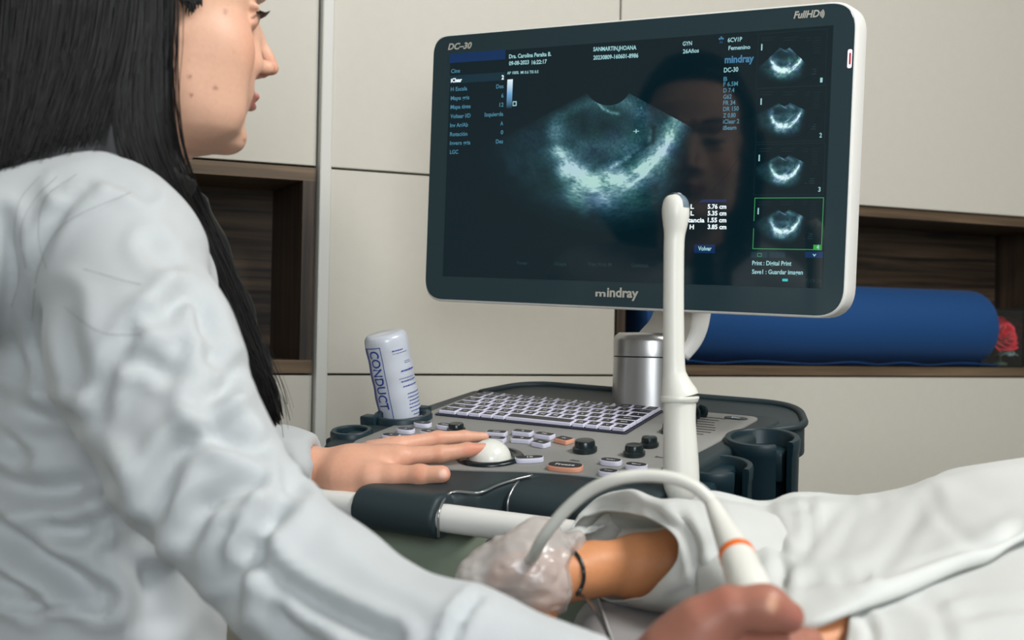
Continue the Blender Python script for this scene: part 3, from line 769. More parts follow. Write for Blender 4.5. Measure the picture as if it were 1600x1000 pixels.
# thumbnails
FR_ = [((1185, 53), (1290, 134)), ((1184, 138), (1289, 220)), ((1181, 226), (1287, 304.5)), ((1179.5, 309), (1284.5, 391))]
for k, ((x0, y0), (x1, y1)) in enumerate(FR_):
    mb = MB(); w = .9 if k < 3 else 1.3; gm = 1 if k < 3 else 2
    sk = -.02 + k * .008
    A_, B_ = mpix(x0, y0), mpix(x1, y1); w = w*PXM*.9
    for (xa_, ya_), (xb2, yb2) in ((A_, (B_[0], A_[1] - w)), ((A_[0], B_[1] + w), B_), (A_, (A_[0] + w, B_[1])), ((B_[0] - w, A_[1]), B_)):
        mb.add(MP([(xa_, yb2, .00095), (xb2, yb2, .00095), (xb2, ya_, .00095), (xa_, ya_, .00095)]), [(0, 1, 2, 3)], gm)
    if k == 3: mrect(mb, 1271.5, 382.5, 1283.3, 390.5, 3, .00105)
    mtext(mb, str(k + 1), x1 - 8, y1 - (1.5 if k == 3 else 5), 6.5, x1 - 4.3, 4, z=.0013)
    for xx, ww in ((x0 + 6, 20), (x0 + 40, 22), (x0 + 75, 8), (x0 + 88, 12)):
        for j in range(2): mrect(mb, xx, y0 + 6 + 4*j, xx + ww*(1 - .2*j), y0 + 7.2 + 4*j, 1)
    for j in range(5): mrect(mb, x1 - 18, y0 + 14 + 4*j, x1 - 8, y0 + 15 + 4*j, 1)
    for j in range(3):
        mrect(mb, x1 - 36 + 3*j, y1 - 26 + 3.6*j, x1 - 26, y1 - 24.6 + 3.6*j, 5); mrect(mb, x1 - 22, y1 - 26 + 3.6*j, x1 - 14, y1 - 24.6 + 3.6*j, 5)
    mrect(mb, x0 + 5, y0 + 16, x0 + 7, y0 + 26, 4)
    mb.build('thumbnail_frame', [M['screen'], glow('thumb_line', (26, 52, 58), .5) if k == 0 else bpy.data.materials['thumb_line'], GR, GB, G2, G5], mon)
# greyscale bar
a0, a1 = mpix(793.6, 124.5), mpix(800.4, 169)
n = 24; zs = np.linspace(a1[1], a0[1], n); V = np.concatenate([[(a0[0], z, .001), (a1[0], z, .001)] for z in zs])
t = np.repeat(np.linspace(0, 1, n), 2)[:, None]; c = np.where(t < .5, np.array([.004, .02, .03])*(1-2*t) + np.array([.12, .30, .5])*2*t, np.array([.12, .30, .5])*(2-2*t) + np.array([.62, .72, .75])*(2*t-1))
GA = mat('scan_emission', (3, 8, 10), .06, spec=.75, attr='emit', estr=1.0)
mesh('grey_scale', MP(V), [(2*i, 2*i+1, 2*i+3, 2*i+2) for i in range(n-1)], GA, mon, col=c)
mb = MB(); mrect(mb, 801.8, 158.5, 808, 166, 0); mrect(mb, 803, 160, 806.8, 164.6, 1, .0012); mb.build('scale_icon', [G2, B2], mon)

def vnoise(x, y, seed):                      # smooth value noise
    rs = np.random.RandomState(seed); T = rs.rand(256, 256)
    xi, yi = np.floor(x).astype(int), np.floor(y).astype(int); fx, fy = x - xi, y - yi
    fx = fx*fx*(3-2*fx); fy = fy*fy*(3-2*fy); g = lambda i, j: T[i % 256, j % 256]
    return (g(xi, yi)*(1-fx) + g(xi+1, yi)*fx)*(1-fy) + (g(xi, yi+1)*(1-fx) + g(xi+1, yi+1)*fx)*fy
def seg_d(x, y, pts):
    d = np.full(x.shape, 1e9)
    for (x0, y0), (x1, y1) in zip(pts[:-1], pts[1:]):
        ex, ey = x1-x0, y1-y0; t = np.clip(((x-x0)*ex + (y-y0)*ey)/(ex*ex+ey*ey), 0, 1)
        d = np.minimum(d, np.hypot(x-x0-t*ex, y-y0-t*ey))
    return d
def echo(x, y, sc, seed):                    # brightness of the scan at picture position (x, y), photo-size units
    th = np.arctan2(y - 128, x - 951); r = np.hypot(x - 951, y - 128)
    sp = vnoise(r/1.5/sc, th*55, seed)*.5 + vnoise(r/3/sc, th*32, seed+1)*.5; fine = .45 + 1.1 * sp
    big = vnoise(x/16, y/14, seed+2)
    g = lambda p, w: np.exp(-(seg_d(x, y, p)/w)**2)
    v = .10 + .0*x
    v += .50*g([(868, 205), (876, 238), (898, 268), (935, 288), (985, 284), (1020, 258), (1048, 215), (1062, 188)], 15)
    v += .45*g([(872, 232), (890, 262), (905, 272)], 7) + .40*g([(880, 268), (925, 282), (965, 275)], 13)
    v += .50*g([(975, 296), (1010, 270), (1038, 236), (1052, 212)], 3.2) + .35*g([(1000, 264), (1032, 240), (1050, 205)], 4)
    v += .28*g([(955, 262), (975, 250), (992, 240), (1015, 228), (1020, 205)], 3.5)
    v += .30*g([(895, 305), (915, 318), (945, 316)], 12) + .22*g([(905, 290), (960, 300)], 16)
    v += .16*g([(870, 182), (900, 168), (930, 156), (975, 158), (1010, 180)], 8) + .40*g([(931, 156), (943, 170), (955, 176), (966, 178)], 2.2)
    v += .13*g([(905, 225), (960, 222), (1000, 232)], 14)
    cav = np.exp(-(((x-938)/52)**2 + ((y-205)/34)**2)**1.6); v *= 1 - .62*cav
    v *= .55 + .9*big; v *= np.clip((350 - r*1.0 - 105*0)/60, 0, 1)
    edge = 1/(1+np.exp((r - 205)/9)); v *= edge
    v *= np.clip(1.15 - np.abs(th - 1.35)/1.15, 0, 1) ** .55
    v *= 1/(1 + np.exp((x - 1066 - .25*(215 - y))/7))  # right side faded: dark reflection on the glass painted into the scan
    v *= 1 - .8*np.exp(-(seg_d(x, y, [(1022, 200), (1020, 222), (990, 243)])/4.5)**2)
    return np.clip(v*fine*1.25, 0, 1)
def scan_mesh(name, tf, nr, nt, sc, seed, gain=1.0, th0=.50, th1=2.66, r0=37.0, r1=235.0):
    th = np.linspace(th0, th1, nt); r = np.linspace(r0, r1, nr); R, T = np.meshgrid(r, th, indexing='ij')
    x, y = 951 + R*np.cos(T), 128 + R*np.sin(T)
    v = echo(x, y, sc, seed); px_, py_ = tf(x, y)
    pts = np.array([mpix(a, b) for a, b in zip(px_.ravel(), py_.ravel())])
    V = MP(np.c_[pts, np.full(len(pts), .001)])
    v = np.clip(v.ravel()*gain*.72, 0, 1)[:, None]; bl = (vnoise(x/30, y/26, seed+7).ravel()[:, None] - .5)*1.5; c = np.array([.0009, .0078, .0118]) + v*(np.array([.10, .36, .48]) + bl*np.array([.01, -.06, .08])) + (v**2.6)*np.array([.62, .55, .40])
    i = np.arange((nr-1)*nt).reshape(nr-1, nt)[:, :-1].ravel()
    mesh(name, V, np.stack([i, i+1, i+nt+1, i+nt], 1), GA, mon, col=np.clip(c, 0, 1), smooth=False)
scan_mesh('ultrasound_scan', lambda x, y: (x, y), 230, 270, 1.0, 5)
for k, (cx, cy, ss) in enumerate(((1228, 96, .36), (1227, 183, .34), (1226, 264, .33), (1226, 349, .33))):
    scan_mesh('thumbnail_scan', lambda x, y: (cx + (x - 955)*ss*.74, cy + (y - 232)*ss*.76), 60, 70, 1.6, 11 + k, 1.25, .45 if k else .75, 2.7 if k else 2.4)
# marks on the bezel
mb = MB(); BL = mat('bezel_print', (196, 196, 186), .5)
mtext(mb, 'DC–30', 700.6, 78, 10.2, 738, 0, .035, .25, .0012, y2=75.6)
mtext(mb, 'FullHD', 1240.5, 29.2, 10, 1281, 0, .03, .25, .0012, y2=26.5)
mtext(mb, 'm', 931, 462.8, 10.5, 947, 0, .03, 0, .0012, y2=463.3); mtext(mb, 'indray', 949, 463.4, 14.5, 998, 0, .03, 0, .0012, y2=465.2)
for k, rr in enumerate((.0028, .0045, .0062)):
    q = mpix(1279, 22.5); t = np.linspace(-.75, .75, 10); w = .0006
    V = np.concatenate([np.c_[q[0] + (rr+w)*np.cos(t), q[1] + (rr+w)*np.sin(t), np.full(10, .0012)], np.c_[q[0] + (rr-w)*np.cos(t), q[1] + (rr-w)*np.sin(t), np.full(10, .0012)]])
    mb.add(MP(V), [(i, i+1, 11+i, 10+i) for i in range(9)])
mb.build('brand_lettering', BL, mon)
q = mpix(1326, 92); V, F = prism(rounded_poly([(q[0]-.001, q[1]-.0095), (q[0]+.0035, q[1]-.0095), (q[0]+.0035, q[1]+.0095), (q[0]-.001, q[1]+.0095)], .002), -.004, .001, .0004, 1)
pw = mesh('power_button', MP(V), F, mat('power_glow', (240, 225, 235), .3, emit=(255, 225, 240), estr=.8), mon, auto=30)
V, F = prism(rounded_poly([(q[0]+.0008, q[1]-.0060), (q[0]+.0028, q[1]-.0060), (q[0]+.0028, q[1]+.0060), (q[0]+.0008, q[1]+.0060)], .0009), -.004, .0016, .0003, 1)
mesh('power_symbol', MP(V), F, mat('power_red', (190, 60, 55), .4), pw, auto=30)
# ---------------------------------------------------------------- bottle, probes, roll, rose
def axis_place(V, p0, p1, xref=(1, 0, 0)):
    return place(V, p0, np.array(p1) - np.array(p0), xref)
top, bot = at(601, 520, 1.558), at(629, 662, 1.575)
L = np.linalg.norm(top - bot); ax = (top - bot) / L
toc = -bot / np.linalg.norm(bot)
rb = .0253
bt = thing('gel_bottle', bot, 'clear plastic gel bottle with blue lettering, leaning upside down in the left holder ring', 'bottle')
prof = [(.0, -.022), (.008, -.022), (.008, -.012), (.018, -.008), (.0228, .002), (rb, .012)] + [(rb + .0004*math.sin(z*220), z) for z in np.linspace(.02, L - .008, 14)] + [(rb - .0008, L - .004), (rb - .004, L), (rb*.5, L - .0015), (0, L - .0018)]
V, F = lathe(prof, 64, close=False)
def bt_pt(ang, z, r=rb + .0005):             # ang measured from the side facing the lens, + to the right
    y = toc - ax * (toc @ ax); y /= np.linalg.norm(y); x = np.cross(y, ax); x = x if x[0] > 0 else -x
    r = np.asarray(r) + .0004*np.sin(np.asarray(z)*220)
    return bot + np.outer(z, ax) + (r*np.sin(ang))[:, None]*x + (r*np.cos(ang))[:, None]*y
V = axis_place(V, bot, top)
# shallow dents pressed into the side
n_ = V - bot; zz_ = n_ @ ax
for zc, dd in ((.055, .0016), (.035, .0012)):
    ctr = bt_pt(np.array([1.1]), np.array([zc]))[0]; w_ = np.exp(-(np.linalg.norm(V - ctr, axis=1)/.011)**2); rad = n_ - zz_[:, None]*ax
    V = V - rad / (np.linalg.norm(rad, axis=1)[:, None] + 1e-9) * (w_*dd)[:, None]
mesh('bottle_body', V, F, mat('bottle_plastic', (196, 202, 212), .28, sub=.0, spec=.6, coat=.3), bt)
ink = mat('blue_ink', (36, 62, 150), .4)
mb = MB()
def bt_flat(T, F, r=rb + .0006): mb.add(bt_pt(T[:, 0] / rb, T[:, 1], r), F)
def bt_bar(x0, x1, z0, z1):
    n = max(2, int(abs(x1-x0)/.0012)+1); xs_ = np.linspace(x0, x1, n); m = max(2, int(abs(z1 - z0)/.006)+1); zs_ = np.linspace(z0, z1, m)
    T = np.array([(x, z) for z in zs_ for x in xs_]); F = [(j*n+i, j*n+i+1, (j+1)*n+i+1, (j+1)*n+i) for j in range(m-1) for i in range(n-1)]; bt_flat(T, F)
zt_, x0_, x1_ = L - .0125, -.0278, -.0085
bt_bar(-.0335, -.0290, .0, zt_)
for a, b_, c, d in ((x0_, x1_, zt_-.0009, zt_), (x1_-.0008, x1_, -.002, zt_), (x0_, x0_+.0008, -.002, zt_)): bt_bar(a, b_, c, d)
T, F = text2d('CONDUCT', .0160, .012, 0, spacing=.98)
T = T * [.0700 / T[:, 0].max(), 1.12]; T = np.stack([x0_ + .0035 + T[:, 1], zt_ - .003 - T[:, 0]], 1)
bt_flat(T, F)
rs = random.Random(4)
for k, (z, x0, x1, w) in enumerate([(L-.020, .004, .018, .0012), (L-.023, .004, .024, .0005), (L-.034, .017, .027, .0005), (L-.036, .017, .027, .0005), (L-.045, .010, .030, .0016), (L-.053, .006, .031, .0006),
                                    (L-.057, .008, .031, .0013), (L-.063, .009, .032, .0012)] + [(L-.072-.0042*j, .012+.004*rs.random(), .033, .0010) for j in range(8)] + [(L-.112, .018, .033, .002)]):
    x = x0
    while x < x1:
        wd_ = rs.uniform(.0012, .0035); bt_bar(x, min(x + wd_, x1), z, z + w); x += wd_ + .0007
mb.build('printed_label', ink, bt)

def px_loft(rows, n=40, per=6):              # rows: (y, x_left, x_right, depth) -> round body following the outline
    rows = catmull(np.array(rows, float), per)
    C = np.array([at((xl + xr)/2, y, d) for y, xl, xr, d in rows]); R = np.array([(xr - xl)/2 * d/FPX for y, xl, xr, d in rows])
    return C, np.maximum(R, 1e-5)
up_ = at(1055, 310, 1.26)
pb = thing('transvaginal_probe', at(1064, 790, 1.255), 'slim white ultrasound probe standing upright in the holder in front of the monitor', 'probe')
D_ = 1.255
C, R = px_loft([(r[0], r[1], r[2], D_) for r in [(302, 1053, 1058), (304, 1047, 1065), (308, 1041, 1071), (315, 1036.5, 1075), (325, 1034.5, 1077), (337, 1034.5, 1077), (352, 1036, 1074), (367, 1037.5, 1070.5), (390, 1037, 1069), (450, 1036.5, 1068.5), (520, 1036, 1069), (572, 1036, 1070.5), (588, 1035, 1074), (603, 1033.3, 1082), (614, 1031.8, 1089), (620, 1031.5, 1092)]], per=5)
V, F = tube(C, R, 64); mesh('probe_shaft', V, F, M['probe'], pb)
C2, R2 = px_loft([(r[0], r[1], r[2], D_) for r in [(619, 1031.5, 1092), (623, 1031, 1092.5), (627, 1033, 1091), (629, 1036, 1088), (632, 1036.5, 1087.5), (660, 1036.5, 1087), (700, 1036, 1090), (730, 1036, 1092), (755, 1036.5, 1092.5), (772, 1040, 1089), (790, 1047, 1080), (800, 1053, 1074)]], per=5)
V, F = tube(C2, R2, 64); mesh('probe_handle', V, F, M['probe'], pb)
ct = at(1055.5, 324.5, D_); RR = .0128 + .00025; S_ = []
az = math.radians(48); hdir = np.array([math.sin(az), -math.cos(az), 0]); pdir = np.array([math.cos(az), math.sin(az), 0])
na, nb_ = 26, 10
for i in range(na):
    th = math.radians(-25 + i * 117 / (na - 1))
    for j in range(nb_):
        p = -.0046 + j * .0092 / (nb_ - 1); q = math.sqrt(RR*RR - p*p)
        S_.append(ct + pdir*p + hdir*q*math.sin(th) + np.array([0, 0, 1.07])*q*math.cos(th))
mesh('acoustic_window', np.array(S_), [(i*nb_+j, i*nb_+j+1, (i+1)*nb_+j+1, (i+1)*nb_+j) for i in range(na-1) for j in range(nb_-1)], mat('lens_grey', (104, 122, 134), .4), pb)
V, F = tube(catmull([at(1064, 795, D_), at(1066, 830, D_), at(1062, 900, 1.27), at(1050, 980, 1.3), at(1030, 1060, 1.34)], 8), .0042, 14)
mesh('probe_cable', V, F, M['probe'], pb)

hp_ = thing('handheld_probe', at(1200, 1010, .765), "white ultrasound probe with an orange ring, held in the doctor's right hand", 'probe')
body_rows = [(at(1112, 786, .875), .0046), (at(1117, 797, .870), .0055), (at(1128, 820, .86), .0072), (at(1141, 846, .845), .0092), (at(1150, 864, .835), .0106), (at(1160, 890, .82), .0117), (at(1170, 915, .805), .0128), (at(1182, 950, .79), .0138), (at(1196, 990, .77), .014), (at(1212, 1035, .75), .013)]
Pc = catmull([b_[0] for b_ in body_rows], 6); Rc_ = catmull([[b_[1], 0, 0] for b_ in body_rows], 6)[:, 0]
V, F = tube(Pc, Rc_, 48); pbod = mesh('probe_body', V, F, M['probe'], hp_)
k_ = 25; V, F = tube(Pc[k_-1:k_+2], Rc_[k_-1:k_+2] + .0005, 48)
mesh('orange_ring', V, F, mat('orange_band', (236, 112, 34), .4), pbod)
cab = [at(822, 880, 1.03), at(828, 876, 1.0), at(834, 868, .965), at(842, 852, .945), at(856, 830, .93), at(886, 795, .92), at(922, 766, .91), at(962, 749, .90), at(1005, 743, .895), at(1050, 747, .888), at(1084, 760, .882), (at(1104, 776, .878)), at(1113, 788, .874)]
V, F = tube(catmull(cab, 10), .0043, 20)
mesh('probe_cable', V, F, M['probe'], hp_)

# blue roll in the right niche, axis along the wall
zr0 = zb + .017
_, zr1 = wall_hit(1300, 444, FACE + .02)
rr_ = (zr1 - zr0 - .004) / 2
xa, xb_ = wall_hit(972, 520, FACE + .05)[0], wall_hit(1531, 500, FACE + .03)[0]
yc_ = FACE + rr_ + .004 - .03
br = bpy.data.objects.new('exam_roll', None); COL.objects.link(br); br.location = ((xa + xb_)/2, yc_, zr0)
tag(br, 'thick blue roll of couch cover lying in the walnut niche behind the monitor', 'roll')
bm_ = mat('blue_nonwoven', (6, 66, 122), .8, noise=(900, .10), bump=(500, .25, .0008), sheen=.05)
prof = [(.0, 0), (.018, 0), (.018, .004), (rr_*.86, .002), (rr_*.96, -.001), (rr_, -.008)] ; Lr = xb_ - xa
prof = [(.02, .003), (rr_*.8, .0), (rr_*.93, .004), (rr_*.985, .012), (rr_, .022)] + [(rr_ * (1 + .004*math.sin(k*2.3)), .022 + (Lr-.044)*k/10) for k in range(1, 10)] + [(rr_, Lr-.022), (rr_*.985, Lr-.012), (rr_*.93, Lr-.004), (rr_*.8, Lr), (.02, Lr-.003)]
V, F = lathe(prof, 72); V = place(V, (xa, yc_, zr0 + rr_ + .003), (1, 0, 0), (0, 0, 1))
mesh('roll', V, F, bm_, br, site=False, auto=40)
n = 90; V = []
for i in range(n):
    x = xa + .06 + (Lr - .045) * i/(n-1)
    for j, (y, h) in enumerate(((yc_ + .02, .0012), (yc_ - .02, .0022), (yc_ - .045, .004), (FACE - .002, .0045), (FACE - .0035, .003))):
        V.append((x, y, zr0 + h + (.004*(.5+.5*math.sin(i*.33 + 1.2*math.sin(i*.11))) if j >= 2 else 0) * (1.2 if j == 2 else 1)))
o = mesh('loose_sheet', V, [(i*5+j, i*5+j+1, (i+1)*5+j+1, (i+1)*5+j) for i in range(n-1) for j in range(4)], bm_, br, site=False)
md = o.modifiers.new('s', 'SOLIDIFY'); md.thickness = .0012

# rose in its display box
bx0 = wall_hit(1540, 520)[0] ; bx1 = bx0 + .105; bz1 = wall_hit(1560, 482, FACE + .02)[1]; by0, by1 = FACE + .012, FACE + .10
bxo = bpy.data.objects.new('display_box', None); COL.objects.link(bxo); bxo.location = ((bx0+bx1)/2, (by0+by1)/2, zr0)
tag(bxo, 'small black display box with clear front, at the right end of the niche', 'box')
mb = MB(); w = .003
for lo, hi in (((bx0, by1-w, zr0), (bx1, by1, bz1)), ((bx0, by0, zr0), (bx0+w, by1-w, bz1)), ((bx1-w, by0, zr0), (bx1, by1-w, bz1)), ((bx0+w, by0, zr0), (bx1-w, by1-w, zr0+w)), ((bx0+w, by0, bz1-w), (bx1-w, by1-w, bz1))):
    mb.add(*box(lo, hi))
mb.build('box_shell', mat('black_gloss', (10, 16, 18), .2), bxo, site=False, smooth=False)
gm_ = bpy.data.materials.new('clear_film'); gm_.use_nodes = True; nt = gm_.node_tree; nt.nodes.clear()
o_ = nt.nodes.new('ShaderNodeOutputMaterial'); mx_ = nt.nodes.new('ShaderNodeMixShader'); tr_ = nt.nodes.new('ShaderNodeBsdfTransparent'); gl_ = nt.nodes.new('ShaderNodeBsdfGlossy')
gl_.inputs['Roughness'].default_value = .12; mx_.inputs[0].default_value = .05; nt.links.new(tr_.outputs[0], mx_.inputs[1]); nt.links.new(gl_.outputs[0], mx_.inputs[2]); nt.links.new(mx_.outputs[0], o_.inputs[0])
mesh('clear_front', *box((bx0+w, by0, zr0+w), (bx1-w, by0+.001, bz1-w)), gm_, bxo, site=False, smooth=False)
zc_ = zr0 + .040; rx, ry = wall_hit(1567, 512, FACE + .045)[0], FACE + .050
rose = bpy.data.objects.new('preserved_rose', None); COL.objects.link(rose); rose.location = (rx, ry, zr0 + w)
tag(rose, 'red rose head on pale leaves inside the black display box', 'flower')
rng = np.random.RandomState(3); mb = MB()
for k in range(26):
    ring_ = k / 26; n1, n2 = 9, 7; a0 = k * 2.4; rad = .005 + .020 * ring_; hgt = .024 - .010 * ring_; P_ = []
    for i in range(n1):
        u = -1 + 2*i/(n1-1)
        for j in range(n2):
            v = j/(n2-1); a_ = a0 + u * (1.15 - .35*ring_) ; r1 = rad * (.35 + .65*math.sin(min(1, v*1.1)*math.pi/2)) * (1 + .18*v*v) + .0035*ring_*v**3
            z_ = (v ** .8) * hgt * (1 - .25*abs(u)**2.5) - .006*ring_ + .0012*math.sin(5*u + k)
            P_.append((r1*math.cos(a_), r1*math.sin(a_), z_))
    P_ = np.array(P_); mb.add(P_, [(i*n2+j, i*n2+j+1, (i+1)*n2+j+1, (i+1)*n2+j) for i in range(n1-1) for j in range(n2-1)])
allV = np.concatenate(mb.V); allV = place(allV*1.2, (rx, ry, zc_ + .016), (-.15, -.75, .45)); mb.V = [allV]
o = mesh('petals', allV, mb.F, mat('rose_red', (214, 16, 48), .5, sheen=.3), rose, site=False); md = o.modifiers.new('s', 'SOLIDIFY'); md.thickness = .0008
mb = MB()
for k in range(7):
    a_ = k * .9 + .3; t = np.linspace(0, 1, 8); c = np.stack([.03*t*np.cos(a_), .012*t*np.sin(a_) - .006, -.006 - .022*t + .010*t*t], 1); wdt = .010*np.sin(math.pi*np.clip(t, .05, .97))
    side = np.array([-math.sin(a_), math.cos(a_), .3]); V = np.concatenate([c + wdt[:, None]*side + [0, 0, .0]*1, c - wdt[:, None]*side])
    mb.add(V + [rx, ry - .012, zc_], [(i, i+1, 9+i, 8+i) for i in range(7)])
mb.build('leaves', mat('pale_leaf', (120, 142, 140), .5), rose, site=False)
V, F = lathe([(.012, 0), (.012, .004), (.002, .007), (.002, zc_ - zr0 - w - .004)], 20)
mesh('stem', V + [rx, ry, zr0 + w + .0004], F, mat('stem_green', (60, 84, 66), .6), rose, site=False)
# ---------------------------------------------------------------- the doctor
def fold(V, N, lines, only_front=True):      # press creases into cloth along curves traced on it
    q = to_px(V); view = V / np.linalg.norm(V, axis=1)[:, None]
    face = np.clip(-(N * view).sum(1) * 1.5 + .1, 0, 1) if only_front else np.ones(len(V)); out = np.zeros(len(V))
    for pts, amp, w in lines:
        d = seg_d(q[:, 0], q[:, 1], catmull(np.array(pts, float), 4).tolist())
        P = np.array(pts, float); 
        # fade toward both ends of the crease
        e = np.minimum(np.hypot(*(q - P[0]).T), np.hypot(*(q - P[-1]).T)); fade = np.clip(.35 + e / (4.0 * w), 0, 1)
        out += fade * (-amp * np.exp(-(d/w)**2) + .55 * amp * np.exp(-((d - 1.9*w)/(1.1*w))**2))
    return V + N * (out * face)[:, None]
def noise3(V, s, seed):
    x, y, z = (V * s).T
    return (vnoise(x + 31, y + 17, seed) + vnoise(y + 5, z + 41, seed+1) + vnoise(z + 23, x + 7, seed+2)) / 3 - .5

doc = thing('person', (-.37, 1.12, -EYE), 'seated woman with long dark hair in a white coat, working the ultrasound machine', 'person')
HF, HR = np.array([math.cos(math.radians(35)), math.sin(math.radians(35)), 0]), np.array([math.sin(math.radians(35)), -math.cos(math.radians(35)), 0])
HC = np.array([-.3043, 1.13, .268])
def hl(P):
    q = P - HC; return q @ HF, q @ HR, q[:, 2]
def prof_f(x, y):                            # outline pixel of the mid-line -> (forward, up) in the head
    r = ray(x, y); k = r[0]/r[1]; f = (HC[0] - k*HC[1]) / (k*HF[1] - HF[0]); Y = HC[1] + f*HF[1]
    return f, r[2]/r[1]*Y - HC[2]
chin_tab = [prof_f(*p) for p in [(398, 30), (399, 141), (384, 200), (384.5, 219), (379, 233), (364, 243)]]
ZT = np.array([-.122, -.118, -.110, -.100, -.088, -.076, -.062, -.045, -.025, 0, .03, .06, .085, .105, .118])
FT = np.array([.030, .052, .068, .0745, .0750, .0720, .0755, .0790, .0775, .078, .092, .088, .072, .045, .01])
BT = np.array([.01, .0, -.015, -.03, -.045, -.055, -.065, -.075, -.085, -.092, -.095, -.09, -.075, -.05, -.02])
WT = np.array([.008, .020, .033, .043, .050, .055, .060, .0645, .067, .068, .069, .068, .060, .043, .015])
def head(P):
    f, r, z = hl(P); r_ = np.abs(r)
    ft, b_, w = np.interp(z, ZT, FT), np.interp(z, ZT, BT), np.interp(z, ZT, WT)
    fc, h = (ft + b_)/2, (ft - b_)/2
    h = np.maximum(h, .006); p_ = np.interp(z, [-.10, -.07, -.045, 0], [2.1, 1.85, 2.0, 2.25]); g = ((r_/w)**p_ + (np.abs(f - fc)/h)**p_ + 1e-9)**(1/p_) - 1
    d = g * np.minimum(w, h) * .85
    d = smax(d, np.maximum(-.1215 - z, z - .12), .012)
    L = np.stack([f, r, z], 1); Ls = np.stack([f, r_, z], 1)
    # cheek fullness, jaw
    d = smin(d, ell(Ls, (.040, .040, -.036), np.eye(3), (.027, .024, .028)), .020)
    d = smin(d, ell(Ls, (.030, .040, -.078), np.eye(3), (.030, .018, .026)), .025)
    d = smin(d, ell(L, (.0675, 0, -.103), np.eye(3), (.0125, .018, .0125)), .012)
    # eye socket, eyeball, lids
    d = smax(d, -ell(Ls, (.098, .031, .002), np.eye(3), (.022, .020, .014)), .008)
    d = smin(d, ell(Ls, (.0680, .031, -.001), np.eye(3), (.0110, .0130, .0115)), .003)
    d = smin(d, flatcone(Ls, (.0780, .018, .0070), (.0690, .046, .0055), .0032, .0028, (0, 0, 1), .8), .006)
    d = smin(d, flatcone(Ls, (.0745, .018, -.0095), (.0670, .045, -.0085), .0018, .0018, (0, 0, 1), .8), .006)
    d = smin(d, flatcone(Ls, (.088, .012, .025), (.079, .048, .024), .006, .004, (0, 0, 1), .9), .010)
    # muzzle, sides of the nose
    d = smin(d, ell(L, (.0635, 0, -.060), np.eye(3), (.0215, .030, .027)), .014)
    d = smin(d, cone(Ls, (.0800, .006, -.004), (.0820, .0125, -.036), .0085, .0095), .010)
    # nose
    d = smin(d, chain(L, [(.083, 0, .006), (.0915, 0, -.010), (.1010, 0, -.0255), (.1058, 0, -.0350)], [.0065, .0058, .0058, .0066], .004), .009)
    d = smin(d, ell(Ls, (.0955, .0105, -.0375), np.eye(3), (.0090, .0055, .0062)), .004)
    d = smin(d, cone(L, (.098, 0, -.0405), (.088, 0, -.044), .0045, .004), .005)
    d = smax(d, -ell(Ls, (.0975, .0066, -.0440), np.eye(3), (.0056, .0026, .0038)), .0015)
    # lips
    lx = lambda a, r0, z0: np.array([a, r0, z0])
    up = flatcone(Ls, (.0895, .000, -.0625), (.0755, .0215, -.0655), .0052, .0018, (0, 0, 1), .85)
    lo = flatcone(Ls, (.0865, .000, -.0720), (.0755, .0200, -.0670), .0055, .0018, (0, 0, 1), .85)
    d = smin(d, up, .004); d = smin(d, lo, .004)
    d = smax(d, -flatcone(Ls, (.0970, .0, -.0672), (.0795, .0225, -.0668), .0013, .0009, (0, 0, 1), 1), .0015)
    d = smax(d, -ell(L, (.093, 0, -.084), np.eye(3), (.0125, .016, .0055)), .008)
    # ear
    ear = flatcone(L, (-.012, .066, .008), (-.004, .064, -.028), .018, .010, HL_N, .35)
    d = smin(d, ear, .004)
    return d
HL_N = np.array([.25, 1.0, 0])
NB = np.array([-.345, 1.115, .05])
def inner(P):                                # head, neck and the body under the coat
    d = head(P)
    d = smin(d, cone(P, HC - HF*.015 + [0, 0, -.07], NB + [0.0, 0, .03], .050, .052), .025)
    return d
V, F = sdf_surface(inner, HC - [.16, .16, .26], HC + [.17, .16, .135], .0028)
mbB = MB(); mbB.add(V, F); nh = len(V)
f, r, z = hl(V); q = to_px(V)
base = np.array(srgb(222, 176, 150)[:3]); Ccol = np.tile(base, (nh, 1))
def blend(C, w, rgb): return C*(1-w[:, None]) + np.array(srgb(*rgb)[:3])*w[:, None]
Ccol = blend(Ccol, .55*np.exp(-(((f-.062)/.020)**2 + ((np.abs(r)-.042)/.025)**2 + ((z+.030)/.022)**2)), (222, 142, 112))
Ccol = blend(Ccol, .5*np.exp(-(((f-.105)/.010)**2 + ((z+.040)/.012)**2 + (r/.02)**2)), (214, 128, 106))
Ccol = blend(Ccol, .8*np.exp(-(((f-.0965)/.006)**2 + ((np.abs(r)-.0070)/.0045)**2 + ((z+.0435)/.0045)**2)), (92, 40, 34))
lipw = np.exp(-(((z+.0672)/.0088)**4)) * np.clip((f - .0745)/.004, 0, 1) * np.clip((.0235 - np.abs(r))/.003, 0, 1)
Ccol = blend(Ccol, .85*lipw, (184, 104, 96)); Ccol = blend(Ccol, lipw*.9*np.exp(-(((z+.0668)/.0014)**2)), (84, 36, 34))
eyew = np.exp(-((((f-.0815)/.006)**2) + ((np.abs(r)-.031)/.013)**2 + ((z+.001)/.0060)**2)**2); Ccol = blend(Ccol, .85*eyew, (70, 44, 38))
for mx_, my_, s_ in ((352, 19, 2.2), (297, 120, 1.6), (336.5, 137.5, 2.2), (298.6, 150, 1.6), (366, 79, 1.3), (382, 219, 1.6), (296, 92, 1.2)):
    Ccol = blend(Ccol, .75*np.exp(-((q[:, 0]-mx_)**2 + (q[:, 1]-my_)**2)/s_**2/2.2)*(r > 0), (120, 66, 48))
Ccol *= (1 + .05*noise3(V, 90, 3))[:, None]
colB = [Ccol]
